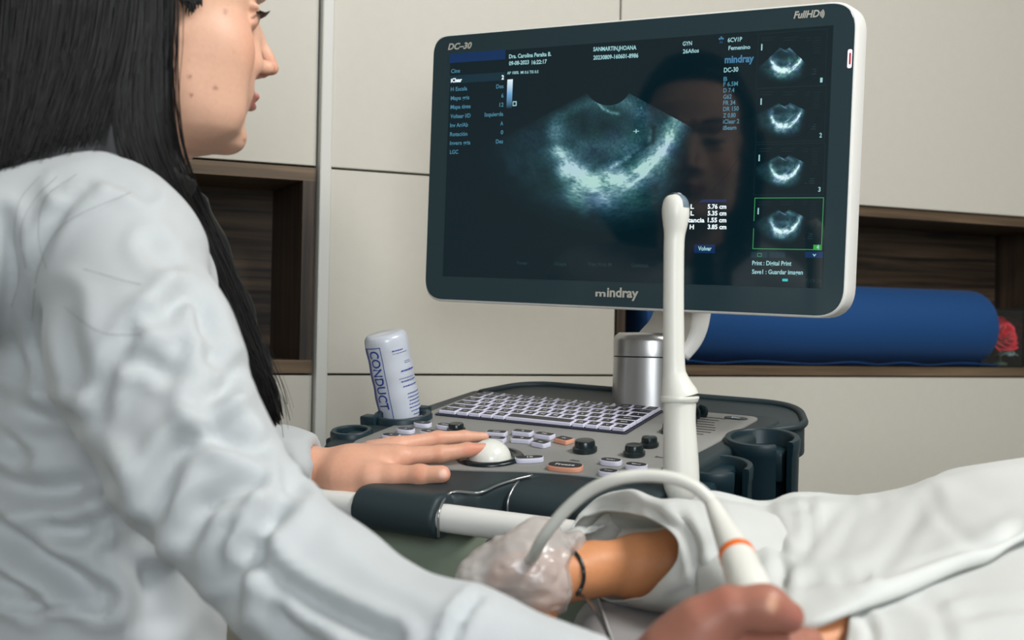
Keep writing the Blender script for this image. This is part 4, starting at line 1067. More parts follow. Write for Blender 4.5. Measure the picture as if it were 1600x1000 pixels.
def add_flesh(f_, lo, hi, h, colf):
    V, F = sdf_surface(f_, lo, hi, h); mbB.add(V, F); colB.append(colf(V)); return V, F
# left hand, palm down on the console
J = lambda x, y, d: at(x, y, d)
def lhand(P):
    d = chain(P, [J(400, 738, 1.35), J(480, 735, 1.345), J(545, 737, 1.345), J(600, 730, 1.35)], [.026, .0225, .0235, .021], .01)
    d = smin(d, flatcone(P, J(545, 742, 1.335), J(598, 722, 1.385), .022, .018, (0, 0, 1), .9), .02)
    d = smin(d, chain(P, [J(560, 735, 1.335), J(618, 716, 1.335)], [.021, .0125], .01), .014)
    ix = chain(P, [J(600, 722, 1.335), J(628, 714, 1.335), J(688, 709, 1.34), J(730, 703, 1.35), J(764, 699.5, 1.358)], [.0140, .0105, .0083, .0071, .0047], .004)
    mi = chain(P, [J(590, 708, 1.355), J(622, 698, 1.362), J(684, 685.5, 1.378), J(725, 683, 1.39), J(757, 682.5, 1.395)], [.0130, .0100, .0078, .0067, .0047], .004)
    ri = chain(P, [J(580, 706, 1.375), J(612, 697, 1.392), J(668, 688, 1.415), J(700, 690, 1.425), J(722, 691, 1.43)], [.012, .0095, .0074, .0065, .0048], .004)
    pk = chain(P, [J(570, 708, 1.39), J(596, 702, 1.412), J(636, 693, 1.435), J(658, 694, 1.445), J(672, 694, 1.45)], [.011, .0085, .0064, .0056, .0042], .004)
    for g, k in ((ix, .007), (mi, .007), (ri, .006), (pk, .006)): d = smin(d, g, k)
    d = smax(d, -cone(P, J(640, 700, 1.342), J(700, 696, 1.356), .0012, .0012), .004)
    th = chain(P, [J(540, 748, 1.325), J(580, 747, 1.31), J(612, 744, 1.305), J(655, 742.5, 1.298), J(690, 741, 1.292)], [.0235, .0155, .0110, .0093, .0086], .006)
    th = smin(th, ell(P, J(657, 743, 1.297), np.eye(3), (.010, .0095, .0098)), .004)
    d = smin(d, th, .012)
    d = smin(d, ell(P, J(548, 750, 1.325), np.eye(3), (.026, .02, .016)), .012)
    return d
def skin_hand(base_rgb, dark_rgb, nails, seed, extra=()):
    def f_(V):
        q = to_px(V); C = np.tile(np.array(srgb(*base_rgb)[:3]), (len(V), 1))
        C = blend(C, np.clip(.5 + 1.6*noise3(V, 38, seed), 0, 1)*.35, dark_rgb)
        for x, y, wx, wy, rgb, a, zmax in list(extra) + list(nails):
            w = a*np.exp(-(((q[:, 0]-x)/wx)**2 + ((q[:, 1]-y)/wy)**2)**2) * (V[:, 1] < zmax); C = blend(C, w, rgb)
        return C
    return f_
c = J(585, 725, 1.36)
add_flesh(lhand, c - [.13, .09, .06], c + [.14, .11, .05], .0021,
          skin_hand((222, 170, 144), (212, 148, 120), [(692, 741, 7.5, 7.2, (240, 200, 182), .9, 1.31), (758, 677, 6, 3.5, (232, 176, 160), .8, 1.41)], 5,
                    [(700, 745, 12, 16, (220, 128, 104), .35, 1.33), (745, 702, 25, 10, (216, 120, 98), .45, 1.4), (655, 741, 9, 14, (214, 140, 112), .5, 1.4), (684, 709, 7, 9, (216, 142, 114), .4, 1.4), (686, 683, 7, 9, (216, 142, 114), .35, 1.42)]))
# right hand, closed round the probe
def rhand(P):
    d = chain(P, [J(800, 1070, .79), J(905, 1085, .765), J(985, 1095, .752), J(1072, 1060, .742)], [.028, .0235, .0230, .0255], .012)
    d = smin(d, cone(P, J(1065, 1058, .74), J(1115, 1045, .748), .0245, .0215), .02)
    th = chain(P, [J(1062, 1022, .732), J(1098, 976, .728), J(1140, 952, .725), J(1198, 949, .722), J(1231, 964, .726)], [.0185, .0132, .0112, .0100, .0088], .008)
    th = smin(th, ell(P, J(1190, 949, .722), np.eye(3), (.012, .0105, .0108)), .006)
    d = smin(d, th, .014)
    d = smin(d, ell(P, J(1092, 990, .735), np.eye(3), (.016, .016, .012)), .015)
    for y0, dz_, ln in ((1015, 0, 0), (1062, -.004, 6), (1095, -.004, -4), (1128, 0, -26)):
        g = chain(P, [J(1080, y0, .742 + dz_), J(1150, y0 + 2, .735 + dz_), J(1222 + ln, y0 - 4, .737 + dz_), J(1262 + ln, y0 - 8, .757 + dz_), J(1268 + ln, y0 - 6, .778 + dz_)], [.0130, .0108, .0095, .0083, .0070], .005)
        d = smin(d, g, .004)
    return d
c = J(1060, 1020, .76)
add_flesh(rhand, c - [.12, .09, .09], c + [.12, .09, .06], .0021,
          skin_hand((166, 112, 94), (150, 96, 80), [(1206, 944, 8, 15, (222, 172, 140), .75, .74)], 8, [(1240, 965, 24, 22, (160, 96, 86), .6, .8), (1120, 940, 40, 20, (170, 106, 90), .4, .8)]))  # darker than the left hand: its shade is put into the skin colour
# arms inside the sleeves, so that the body is one
def arms(P):
    d = chain(P, [at(205, 400, 1.0), at(385, 860, .87), at(735, 1036, .785), at(905, 1080, .765)], [.034, .034, .028, .024], .02)
    d2 = chain(P, [np.array([-.43, 1.25, .04]), np.array([-.43, 1.36, -.19]), at(420, 738, 1.348)], [.045, .038, .025], .02)
    t = chain(P, [NB + [0, 0, .0], NB + [-.01, 0, -.2], NB + [-.02, -.01, -.5]], [.050, .058, .065], .03)
    t = smin(t, cone(P, at(215, 420, 1.03), np.array([-.43, 1.24, .02]), .038, .040), .03)
    return smin(smin(d, d2, .02), t, .04)
Va, Fa = sdf_surface(arms, (-.62, .70, -.62), (.10, 1.46, .14), .008)
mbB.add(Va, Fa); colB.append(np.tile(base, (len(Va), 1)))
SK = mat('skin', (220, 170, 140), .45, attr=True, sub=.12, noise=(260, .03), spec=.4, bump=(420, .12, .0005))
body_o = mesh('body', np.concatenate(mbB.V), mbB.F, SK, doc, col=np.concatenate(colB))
# eyelashes, eyebrow, ear stud
def HP(f, r, z): return HC + HF*f + HR*r + np.array([0, 0, z])
HAIRM = mat('hair_dark', (24, 23, 23), .46, spec=.42, noise=(40, .25))
mb = MB()
for sgn in (1, -1):
    for k in range(26):
        t = k/25; r0 = .020 + .026*t; f0 = .0832 - .0045*t - .003*abs(t-.3); dr = (t-.35)*.004
        V, F = tube([HP(f0 - .004, sgn*r0, .0022), HP(f0 + .001, sgn*(r0 + dr*.5), .0010), HP(f0 + .0052, sgn*(r0 + dr), .0030)], [.0007, .0005, .0001], 5); mb.add(V, F)
for sgn in (1, -1):
    V, F = tube(catmull([HP(.0835, sgn*.018, .0008), HP(.0818, sgn*.030, .0022), HP(.0745, sgn*.043, .0010), HP(.0690, sgn*.050, -.0005)], 6), .0011, 8); mb.add(V, F)
mb.build('eyelashes', HAIRM, body_o)
mb = MB()
for sgn in (1, -1):
    for k in range(70):
        t = k/69; r0 = .012 + .036*t; f0 = .0945 - .0135*t*t; z0 = .0255 + .004*math.sin(t*2.6)
        z0 += .0025*((k*7) % 5 - 2)/2
        V, F = tube([HP(f0 - .002, sgn*r0, z0), HP(f0 + .0008, sgn*(r0 + .003), z0 + .001), HP(f0 - .0012, sgn*(r0 + .0075), z0 + .002)], [.0005, .0004, .0001], 5); mb.add(V, F)
mb.build('eyebrows', HAIRM, body_o)
V, F = lathe([(0, 0), (.0016, .0004), (.0021, .0016), (.0016, .0029), (0, .0034)], 20, close=False)
STUD = (V, F)

# coat
def colm(P, c0, c1, z0, z1, df, dr):         # upright elliptical trunk
    t = np.clip((P[:, 2] - z0)/(z1 - z0), 0, 1); c = c0 + t[:, None]*(c1 - c0); q = P[:, :2] - c[:, :2]
    df = df[0] + (df[1]-df[0])*t; dr = dr[0] + (dr[1]-dr[0])*t
    g = np.sqrt(((q @ HF[:2])/df)**2 + ((q @ HR[:2])/dr)**2) - 1
    d = g * np.minimum(df, dr); return smax(d, np.maximum(P[:, 2] - z1, z0 - P[:, 2]), .05)
EL = at(393, 832, .872)
def coat(P):
    t = colm(P, np.array([-.362, 1.10, 0]), np.array([-.345, 1.135, 0]), -.62, .085, (.150, .080), (.145, .150))
    t = smin(t, cone(P, at(150, 335, 1.05), np.array([-.43, 1.24, .07]), .050, .052), .05)
    t = smin(t, chain(P, [at(140, 368, 1.04), at(40, 385, 1.02), at(-80, 425, 1.0)], [.052, .050, .055], .03), .04)
    a = chain(P, [at(185, 405, 1.00), at(230, 565, .945), at(300, 715, .905), EL], [.0600, .0600, .0500, .0430], .03)
    a = smin(a, chain(P, [EL, at(466, 904, .850), at(519, 944, .838), at(610, 1008, .812), at(718, 1034, .79), at(916, 1075, .765)], [.0430, .0440, .0440, .0430, .0395, .0300], .02), .02)
    a = smax(a, (P - at(936, 1078, .763)) @ (lambda v: v/np.linalg.norm(v))(at(936, 1078, .763) - at(721, 1028, .79)), .003)
    l = chain(P, [np.array([-.43, 1.25, .05]), np.array([-.43, 1.36, -.20]), at(430, 738, 1.35), at(500, 740, 1.345)], [.058, .055, .040, .0335], .03)
    cutn = np.array([1.0, -.10, .05]); cutn /= np.linalg.norm(cutn)
    l = smax(l, (P - at(490, 740, 1.345)) @ cutn, .002)
    l = np.maximum(l, -cone(P, at(470, 740, 1.345), at(520, 740, 1.345), .0290, .0305))
    t = smin(t, a, .007 + .03*np.clip((P[:, 2] + .03)/.10, 0, 1))
    return smin(t, l, .03)
V, F = sdf_surface(coat, (-.66, .68, -.64), (.13, 1.47, .17), .0042)
N = vnormals(V, F)
wr = noise3(V, 14, 20)*.004 + noise3(V, 8, 30)*.012
V = V + N*wr[:, None]; N = vnormals(V, F)
FOLDS = [
    ([(252, 496), (280, 466), (304, 464), (320, 490), (332, 544)], .006, 12), ([(236, 384), (250, 402), (280, 416), (300, 438)], .0035, 11),
    ([(302, 396), (318, 430), (326, 470)], .002, 9), ([(332, 568), (364, 582), (352, 606), (312, 636)], .006, 12), ([(210, 566), (240, 570), (262, 588)], .003, 10),
    ([(224, 500), (192, 544), (168, 590), (156, 650)], .003, 10), ([(140, 296), (98, 330), (60, 400), (45, 470), (52, 520), (90, 624)], .0025, 8),
    ([(100, 292), (150, 274), (190, 280), (230, 300)], .003, 10), ([(245, 830), (256, 750), (290, 695), (359, 672)], .006, 14),
    ([(302, 830), (325, 790), (385, 765), (446, 747)], .005, 13), ([(363, 940), (381, 880), (416, 819), (459, 770)], .0075, 14),
    ([(398, 858), (437, 906), (503, 950), (612, 1000)], .005, 12), ([(745, 935), (722, 962), (705, 1005)], .004, 7),
    ([(340, 900), (352, 850), (380, 800)], .004, 10), ([(420, 930), (450, 975), (500, 1010)], .004, 12), ([(450, 715), (445, 740), (470, 770)], .003, 9),
    ([(0, 676), (20, 690), (42, 718)], .006, 11), ([(-20, 748), (66, 768), (131, 757), (160, 735)], .008, 15), ([(70, 827), (122, 832), (168, 808)], .006, 11),
    ([(-10, 815), (57, 868), (109, 902), (157, 934)], .010, 14), ([(-10, 902), (30, 925), (56, 940)], .007, 12), ([(10, 630), (60, 655), (110, 655)], .007, 14),
    ([(200, 850), (230, 900), (240, 960)], .006, 18), ([(0, 345), (20, 420), (15, 520), (40, 600)], .004, 12), ([(180, 760), (195, 800), (225, 838)], .006, 14),
    ([(-10, 944), (60, 948), (166, 947)], .0030, 4), ([(167, 806), (166, 870), (166, 944)], .002, 4), ([(470, 700), (472, 730), (470, 770)], .0015, 5),
    ([(560, 830), (620, 880), (700, 920)], .0015, 14), ([(100, 470), (110, 540), (130, 600)], .003, 14), ([(330, 650), (360, 690), (420, 720)], .004, 12),
]
V = fold(V, N, [(p_, a_*1.65, w_*1.3) for p_, a_, w_ in FOLDS])
COATM = mat('coat_cloth', (187, 192, 194), .75, sheen=.25, bump=(900, .10, .0006))
mesh('coat', V, F, COATM, doc)
# trousers: thighs and knees under the console side
def legs(P):
    q = P.copy()
    a = chain(q, [np.array([-.36, 1.02, -.52]), np.array([-.10, 1.10, -.50]), np.array([-.06, 1.16, -.94])], [.10, .075, .05], .03)
    b = chain(q, [np.array([-.45, 1.20, -.52]), np.array([-.27, 1.22, -.50]), np.array([-.27, 1.22, -.94])], [.10, .075, .05], .03)
    return smin(a, b, .03)
# (hidden below the frame; the seat of the stool carries her)
V, F = sdf_surface(legs, (-.62, .85, -1.02), (.06, 1.45, -.36), .010)
mesh('trousers', V, F, mat('scrub_green', (58, 78, 64), .8), doc)
st = thing('stool', (-.40, 1.10, -EYE), 'round dark stool under the seated woman', 'stool')
V, F = lathe([(.0, 0), (.17, 0), (.185, .015), (.185, .05), (.165, .07), (0, .072)], 48, close=False); mesh('seat', V + [-.40, 1.10, -.70], F, M['shell'], st, auto=40)
V, F = lathe([(.025, 0), (.025, .30)], 20); mesh('post', V + [-.40, 1.10, -1.0], F, M['steel'], st, auto=40)
V, F = lathe([(.20, 0), (.20, .02), (.03, .05)], 40); mesh('foot', V + [-.40, 1.10, -1.0], F, M['shell'], st, auto=40)

# hair: a body of hair with strands combed over it
def hairf(P):
    f, r, z = hl(P); L = np.stack([f, r, z], 1)
    cap = ell(L, (-.012, 0, .030), np.eye(3), (.112, .092, .118))
    fr = ell(L, (.075, 0, -.03), np.eye(3), (.080, .12, .095))
    cap = smax(cap, -fr, .010); cap = smax(cap, -(z + .055), .02)
    cap = smax(cap, f - .055 - np.clip(z - .05, 0, 1)*1.0 , .01)
    side = smin(flatcone(L, (-.035, .068, .03), (-.040, .070, -.14), .052, .050, (0, 1, 0), .5), flatcone(L, (-.085, .02, .0), (-.10, .03, -.17), .055, .055, (0, 1, 0), .9), .03)
    back = chain(P, [HP(-.06, -.02, -.02), at(110, 150, 1.16), at(60, 240, 1.13), at(20, 300, 1.10)], [.09, .075, .055, .04], .03)
    fb = chain(P, [at(205, 60, 1.085), at(212, 140, 1.085), at(226, 215, 1.09), at(262, 300, 1.11), at(306, 395, 1.125), at(350, 485, 1.14), at(390, 570, 1.15), at(414, 632, 1.155), at(427, 668, 1.16)],
               [.032, .030, .028, .026, .024, .021, .016, .010, .003], .015)
    d = smin(cap, side, .02); d = smin(d, back, .03); d = smin(d, fb, .012)
    d = smax(d, f + .022 - 1.6*np.clip(z - .045, 0, .1) - 3.0*np.clip(-.14 - z, 0, 1), .006)
    return d
V, F = sdf_surface(hairf, (-.56, .90, -.12), (-.10, 1.32, .44), .0042)
V = V + vnormals(V, F)*(noise3(V*[1, 1, .12], 110, 50)*.006)[:, None]
mbH = MB(); mbH.add(V, F)
LG = [[(10, -70, 1.13), (2, 60, 1.11), (-8, 170, 1.09), (-30, 290, 1.06)], [(60, -70, 1.075), (45, 60, 1.05), (28, 160, 1.045), (0, 275, 1.035)],
      [(120, -70, 1.045), (105, 60, 1.025), (82, 150, 1.03), (45, 256, 1.04)], [(175, -70, 1.03), (158, 60, 1.015), (132, 150, 1.03), (98, 243, 1.06)],
      [(212, -70, 1.025), (196, 60, 1.01), (172, 150, 1.03), (150, 236, 1.065)]]
RG = [[(222, -70, 1.025), (206, 60, 1.012), (188, 150, 1.03), (190, 235, 1.06), (238, 320, 1.085), (298, 430, 1.105), (356, 535, 1.125), (404, 620, 1.138), (424, 672, 1.15)],
      [(240, -70, 1.03), (232, 60, 1.02), (226, 150, 1.035), (244, 240, 1.06), (284, 330, 1.085), (328, 430, 1.105), (372, 530, 1.125), (412, 612, 1.138), (430, 668, 1.15)],
      [(262, -70, 1.04), (262, 40, 1.033), (261, 120, 1.04), (270, 230, 1.062), (304, 318, 1.09), (346, 410, 1.11), (388, 520, 1.13), (424, 606, 1.142), (433, 660, 1.15)]]
rng = np.random.RandomState(12)
gx, gy = np.arange(-60, 470, 10.0), np.arange(-80, 700, 10.0); DS = np.linspace(.92, 1.30, 96)
RY = np.array([[at(x, y, 1.0) for y in gy] for x in gx]); HIT = np.full(RY.shape[:2], np.nan)
for d_ in DS[::-1]:
    m_h = (hairf((RY*d_).reshape(-1, 3)) < 0).reshape(HIT.shape); HIT[m_h] = d_
def on_mass(P):                              # lift strand points onto the outside of the body of hair
    q = to_px(P); i = np.clip(((q[:, 0] - gx[0])/10).round().astype(int), 0, len(gx)-1); j = np.clip(((q[:, 1] - gy[0])/10).round().astype(int), 0, len(gy)-1)
    h = HIT[i, j]; s_ = np.where(np.isnan(h), 1.0, (h - .003)/P[:, 1])
    s_ = np.where(np.isnan(h), 1.0, s_); return P * np.clip(s_, .9, 1.1)[:, None]
def strands(G, count, spread, r0, tipcut=.25):
    G = [np.array([at(*p) for p in g]) for g in G]; m = len(G)
    for _ in range(count):
        t = rng.rand()*(m - 1); i = min(int(t), m - 2); u = t - i
        P = G[i]*(1-u) + G[i+1]*u
        P = P + rng.randn(1, 3)*spread*[1, .8, 1] + np.cumsum(rng.randn(len(P), 3)*spread*.35, 0)*[1, .5, .3]
        P = catmull(P, 5); P = on_mass(P); P[1:-1] = (P[:-2] + P[1:-1] + P[2:])/3; P[1:-1] = (P[:-2] + P[1:-1] + P[2:])/3; P = P - P/np.linalg.norm(P, axis=1)[:, None]*rng.rand()*.005; k = int(len(P)*(1 - tipcut*rng.rand()**2)); P = P[:max(k, 6)]
        R = r0*(.6 + .8*rng.rand())*np.linspace(1, .35, len(P)); V, F = tube(P, R, 4, caps=False); mbH.add(V, F)
strands(LG, 950, .0035, .00075); strands(RG, 1050, .0028, .00075, .45); strands(RG[1:], 120, .0045, .00025, .4); strands(LG, 120, .010, .0003, .1)
# side-burn and loose strands
for k in range(70):
    x = 276 + rng.rand()*42; a_ = at(x, -30, 1.075 + .0*x); e_ = at(x*.75 + 302*.25 + rng.randn()*3, 2 + 28*rng.rand()*max(0, 1 - abs(x-299)/24), 1.052 + (x-265)*.0004)
    V, F = tube(catmull([at(x, -40, 1.058), at(x, -10, 1.05 + (x-265)*.0004), e_], 4), [.0008]*8 + [.0002], 4, caps=False); mbH.add(V, F)
def snap(pts, f_, off, d0, d1, n=60):        # first depth along each line of sight where f_ goes inside
    out = []
    for x, y in pts:
        P = np.array([at(x, y, d) for d in np.linspace(d0, d1, n)]); v = f_(P); k = np.argmax(v < 0) if (v < 0).any() else None
        out.append(None if k is None else P[k]*(1 - off/np.linalg.norm(P[k])))
    good = [i for i, o_ in enumerate(out) if o_ is not None]
    return np.array([out[i] for i in good])
for pts in ([(62, 275), (30, 315), (22, 370), (30, 430), (18, 480)], [(90, 275), (55, 310), (32, 360), (40, 420)], [(205, 300), (100, 350), (60, 420), (50, 500)],
            [(130, 420), (200, 440), (260, 452)], [(100, 480), (160, 520), (240, 522)], [(120, 272), (70, 310), (60, 370), (75, 430)]):
    P = snap(catmull([np.array(p, float) for p in pts], 6), coat, .009, .80, 1.15, 90)
    if len(P) > 3: V, F = tube(P, .00011, 4, caps=False); mbH.add(V, F)
for k in range(40):
    s = rng.rand(); x, y = 290 + s*120, 300 + s*290; dx, dy = 25 + 30*rng.rand(), 40 + 60*rng.rand()
    V, F = tube(catmull([at(x, y, 1.12), at(x + dx*.45, y + dy*.35, 1.125), at(x + dx*.8, y + dy*.8, 1.13), at(x + dx*.9, y + dy*1.1, 1.14)], 4), .00022, 4, caps=False); mbH.add(V, F)
mbH.build('hair', HAIRM, doc)

# ---------------------------------------------------------------- exam table and patient
table = thing('exam_table', (.45, .88, -EYE), 'grey padded exam table under the patient', 'exam table')
LEA = mat('grey_leather', (150, 150, 152), .5, bump=(260, .25, .001))
TO = rounded_poly([(.045, .66), (1.75, .62), (1.75, 1.17), (.055, 1.17)], [.07, .05, .05, .07], 10)
V, F = prism(TO, -.30, -.2155, .028, 6); tt = mesh('cushion', V, F, LEA, table, auto=50)
V, F = tube([(.075 + .0, y, -.2150) for y in np.linspace(.72, 1.12, 30)], .0012, 6); mesh('stitching', V, F, mat('thread', (176, 176, 176), .7), tt)
V, F = rbox((.15, .70, -.36), (1.70, 1.12, -.30), .01); mesh('frame', V, F, M['shell'], table, auto=40)
for x in (.22, 1.62):
    for y in (.74, 1.08):
        V, F = rbox((x-.025, y-.025, -1.0), (x+.025, y+.025, -.36), .006); mesh('leg', V, F, M['shell'], table, auto=40)
pat = thing('person', (.55, .90, -.2155), 'patient lying in a white gown, bare forearm stretched out on the grey table', 'person')
def pbody(P):
    d = chain(P, [at(1150, 880, 1.09), at(1060, 884, 1.085), at(1000, 886, 1.08), at(925, 889, 1.06), at(890, 896, 1.05)], [.034, .0285, .0250, .0198, .0200], .01)
    d = smin(d, flatcone(P, at(885, 898, 1.05), at(830, 905, 1.04), .024, .026, (0, .3, 1), .75), .012)
    d = smin(d, chain(P, [at(862, 912, 1.045), at(856, 936, 1.025), at(845, 958, 1.012), at(832, 980, 1.005)], [.016, .0125, .0105, .009], .006), .01)
    for k in range(4):
        d = smin(d, chain(P, [at(840, 880 + 7*k, 1.062 - .014*k), at(800, 880 + 7*k, 1.058 - .014*k), at(778, 888 + 6*k, 1.052 - .012*k), at(770, 896 + 5*k, 1.050 - .012*k)], [.0095, .0080, .0070, .0060], .004), .005)
    t = chain(P, [at(1150, 880, 1.09), np.array([.30, 1.0, -.20]), np.array([.50, .95, -.25])], [.034, .040, .060], .03)
    t = smin(t, flatcone(P, (.30, .84, -.255), (.70, .86, -.260), .11, .12, (0, 0, 1), .42), .03)
    t = smin(t, cone(P, at(1230, 1035, .815), at(1345, 1008, .84), .024, .026), .03)
    return smin(d, t, .02)
def pcol(V):
    C = np.tile(np.array(srgb(204, 140, 96)[:3]), (len(V), 1)); return blend(C, np.clip(.5 + 1.5*noise3(V, 25, 9), 0, 1)*.3, (186, 118, 78))
V, F = sdf_surface(pbody, (-.06, .68, -.36), (.84, 1.16, -.08), .0042)
mesh('body', V, F, bpy.data.materials['skin'], pat, col=pcol(V))

def net(rows, per=8):                        # smooth surface through a net of (x, y, depth) picture points
    G = np.array([[at(*p) for p in r] for r in rows]); G = np.array([catmull(r, per) for r in G])
    G = np.array([catmull(G[:, j], per) for j in range(G.shape[1])]).transpose(1, 0, 2); n, m = G.shape[:2]
    return G.reshape(-1, 3), np.array([(i*m+j, i*m+j+1, (i+1)*m+j+1, (i+1)*m+j) for i in range(n-1) for j in range(m-1)])
CL = mat('gown_cotton', (234, 238, 236), .8, sheen=.2, bump=(1100, .15, .0005))
nt = CL.node_tree; tl_ = nt.nodes.new('ShaderNodeBsdfTranslucent'); tl_.inputs[0].default_value = srgb(226, 222, 214); ms_ = nt.nodes.new('ShaderNodeMixShader'); ms_.inputs[0].default_value = .32
om_ = nt.nodes['Material Output']; nt.links.new(nt.nodes['Principled BSDF'].outputs[0], ms_.inputs[1]); nt.links.new(tl_.outputs[0], ms_.inputs[2]); nt.links.new(ms_.outputs[0], om_.inputs[0])
g_rows = [
    [(1090, 900, 1.16), (1130, 890, 1.165), (1190, 895, 1.17), (1250, 890, 1.17), (1340, 890, 1.17), (1420, 880, 1.17), (1500, 860, 1.17), (1620, 850, 1.17), (1760, 850, 1.17)],
    [(1080, 800, 1.13), (1112, 783, 1.14), (1192, 797, 1.145), (1248, 784, 1.145), (1340, 786, 1.145), (1420, 772, 1.145), (1500, 745, 1.145), (1620, 728, 1.145), (1760, 718, 1.145)],
    [(1085, 790, 1.09), (1112, 779, 1.10), (1190, 793, 1.11), (1250, 780, 1.11), (1340, 781, 1.11), (1420, 766, 1.11), (1500, 738, 1.11), (1620, 722, 1.11), (1760, 712, 1.11)],
    [(1088, 815, 1.05), (1120, 812, 1.05), (1195, 822, 1.05), (1255, 812, 1.05), (1340, 812, 1.05), (1420, 797, 1.05), (1500, 772, 1.05), (1620, 752, 1.05), (1760, 745, 1.05)],
    [(1090, 860, 1.00), (1125, 858, .98), (1198, 862, .965), (1258, 858, .955), (1340, 850, .955), (1420, 838, .955), (1500, 815, .955), (1620, 790, .96), (1760, 775, .97)],
    [(1092, 905, .97), (1130, 905, .94), (1200, 908, .90), (1262, 910, .87), (1345, 895, .865), (1425, 878, .87), (1508, 850, .885), (1625, 808, .91), (1760, 790, .93)],
    [(1090, 940, .975), (1135, 945, .93), (1205, 968, .85), (1262, 972, .81), (1340, 945, .815), (1420, 918, .835), (1505, 880, .86), (1625, 826, .89), (1760, 800, .91)],
    [(1090, 955, 1.0), (1135, 965, .96), (1205, 985, .88), (1258, 984, .825), (1338, 952, .83), (1418, 924, .85), (1503, 885, .875), (1625, 831, .905), (1760, 805, .925)],
]
g_rows = [r + [(r[-1][0] + 420, r[-1][1] + 6, r[-1][2])] for r in g_rows]
Vg, Fg = net(g_rows, 10); Ng = vnormals(Vg, Fg); Ng *= np.sign(-(Ng*Vg).sum(1))[:, None]
GF = [([(1195, 795), (1212, 840), (1222, 885), (1222, 930)], .007, 10), ([(1262, 780), (1266, 815), (1264, 850)], .005, 7), ([(1205, 915), (1270, 850), (1300, 805), (1330, 790)], .005, 12),
      ([(1235, 918), (1290, 905), (1350, 908)], .004, 9), ([(1360, 900), (1400, 860), (1440, 800), (1452, 778)], .004, 13), ([(1300, 870), (1330, 820), (1370, 790)], .003, 12),
      ([(1320, 905), (1400, 880), (1470, 850), (1540, 840)], .005, 13), ([(1460, 775), (1480, 820), (1530, 850)], .0025, 10), ([(1380, 905), (1470, 870), (1560, 845), (1600, 820)], .005, 9), ([(1225, 860), (1242, 872)], .004, 5),
      ([(1110, 800), (1100, 840), (1085, 870)], .003, 10), ([(1480, 745), (1560, 775), (1640, 780)], .003, 16), ([(1200, 800), (1228, 802), (1262, 797)], .003, 6)]
Vg = fold(Vg + Ng*(noise3(Vg, 16, 70)*.008)[:, None], Ng, GF)
mbG = MB(); mbG.add(Vg, Fg)
rings = [
    [(893, 848, 1.13), (898, 818, 1.14), (932, 801, 1.13), (980, 802, 1.08), (1014, 811, 1.045), (1043, 827, 1.015), (1063, 852, .995), (1056, 880, .99), (1031, 911, 1.0), (998, 936, 1.03), (950, 938, 1.09), (908, 905, 1.12)],
    [(900, 846, 1.14), (905, 808, 1.15), (940, 786, 1.14), (985, 787, 1.085), (1018, 797, 1.05), (1050, 815, 1.018), (1074, 847, .992), (1070, 885, .985), (1048, 920, .99), (1012, 944, 1.03), (962, 946, 1.10), (915, 910, 1.13)],
    [(915, 845, 1.16), (918, 805, 1.17), (952, 777, 1.15), (988, 766, 1.09), (1020, 782, 1.06), (1056, 797, 1.02), (1092, 838, .985), (1095, 885, .975), (1078, 928, .98), (1042, 952, 1.03), (990, 955, 1.11), (935, 915, 1.15)],
    [(980, 850, 1.18), (985, 815, 1.19), (1008, 795, 1.17), (1032, 790, 1.12), (1062, 781, 1.08), (1096, 790, 1.03), (1130, 836, .98), (1134, 888, .965), (1118, 935, .965), (1085, 962, 1.02), (1040, 965, 1.11), (990, 920, 1.17)],
    [(1060, 850, 1.19), (1062, 820, 1.20), (1080, 802, 1.18), (1100, 786, 1.13), (1125, 781, 1.09), (1155, 795, 1.03), (1185, 840, .98), (1190, 892, .95), (1175, 940, .94), (1150, 970, 1.0), (1110, 975, 1.1), (1065, 930, 1.18)],
    [(1140, 850, 1.19), (1140, 830, 1.20), (1155, 815, 1.18), (1170, 805, 1.13), (1195, 803, 1.09), (1220, 815, 1.03), (1240, 850, .98), (1245, 900, .94), (1240, 945, .92), (1215, 975, .98), (1180, 980, 1.1), (1145, 930, 1.18)],
]
RN = [np.array([at(*p) for p in r]) for r in rings]; RN = [catmull(np.vstack([r, r[:2]]), 6)[3:3+72] for r in RN]
RN = np.array(RN); RN = np.array([catmull(RN[:, j], 8) for j in range(72)]).transpose(1, 0, 2); nr_, m_ = RN.shape[:2]
Vs = RN.reshape(-1, 3); Fs = np.array([(i*m_+j, i*m_+(j+1) % m_, (i+1)*m_+(j+1) % m_, (i+1)*m_+j) for i in range(nr_-1) for j in range(m_)])
Ns = vnormals(Vs, Fs); ctr_ = Vs.mean(0)
if ((Vs - ctr_)*Ns).sum() < 0: Ns = -Ns
Vs = Vs + Ns*(noise3(Vs, 20, 75)*.009 + noise3(Vs, 45, 78)*.004)[:, None]
Vs = fold(Vs, Ns, [([(1060, 800), (1085, 850), (1095, 900)], .005, 8), ([(1020, 800), (1060, 830), (1085, 880)], .002, 6), ([(1110, 890), (1085, 915), (1050, 930)], .004, 8), ([(1125, 870), (1135, 850), (1120, 800)], .004, 9), ([(920, 800), (945, 790), (975, 790)], .004, 6)], True)
mbG.add(Vs, Fs)
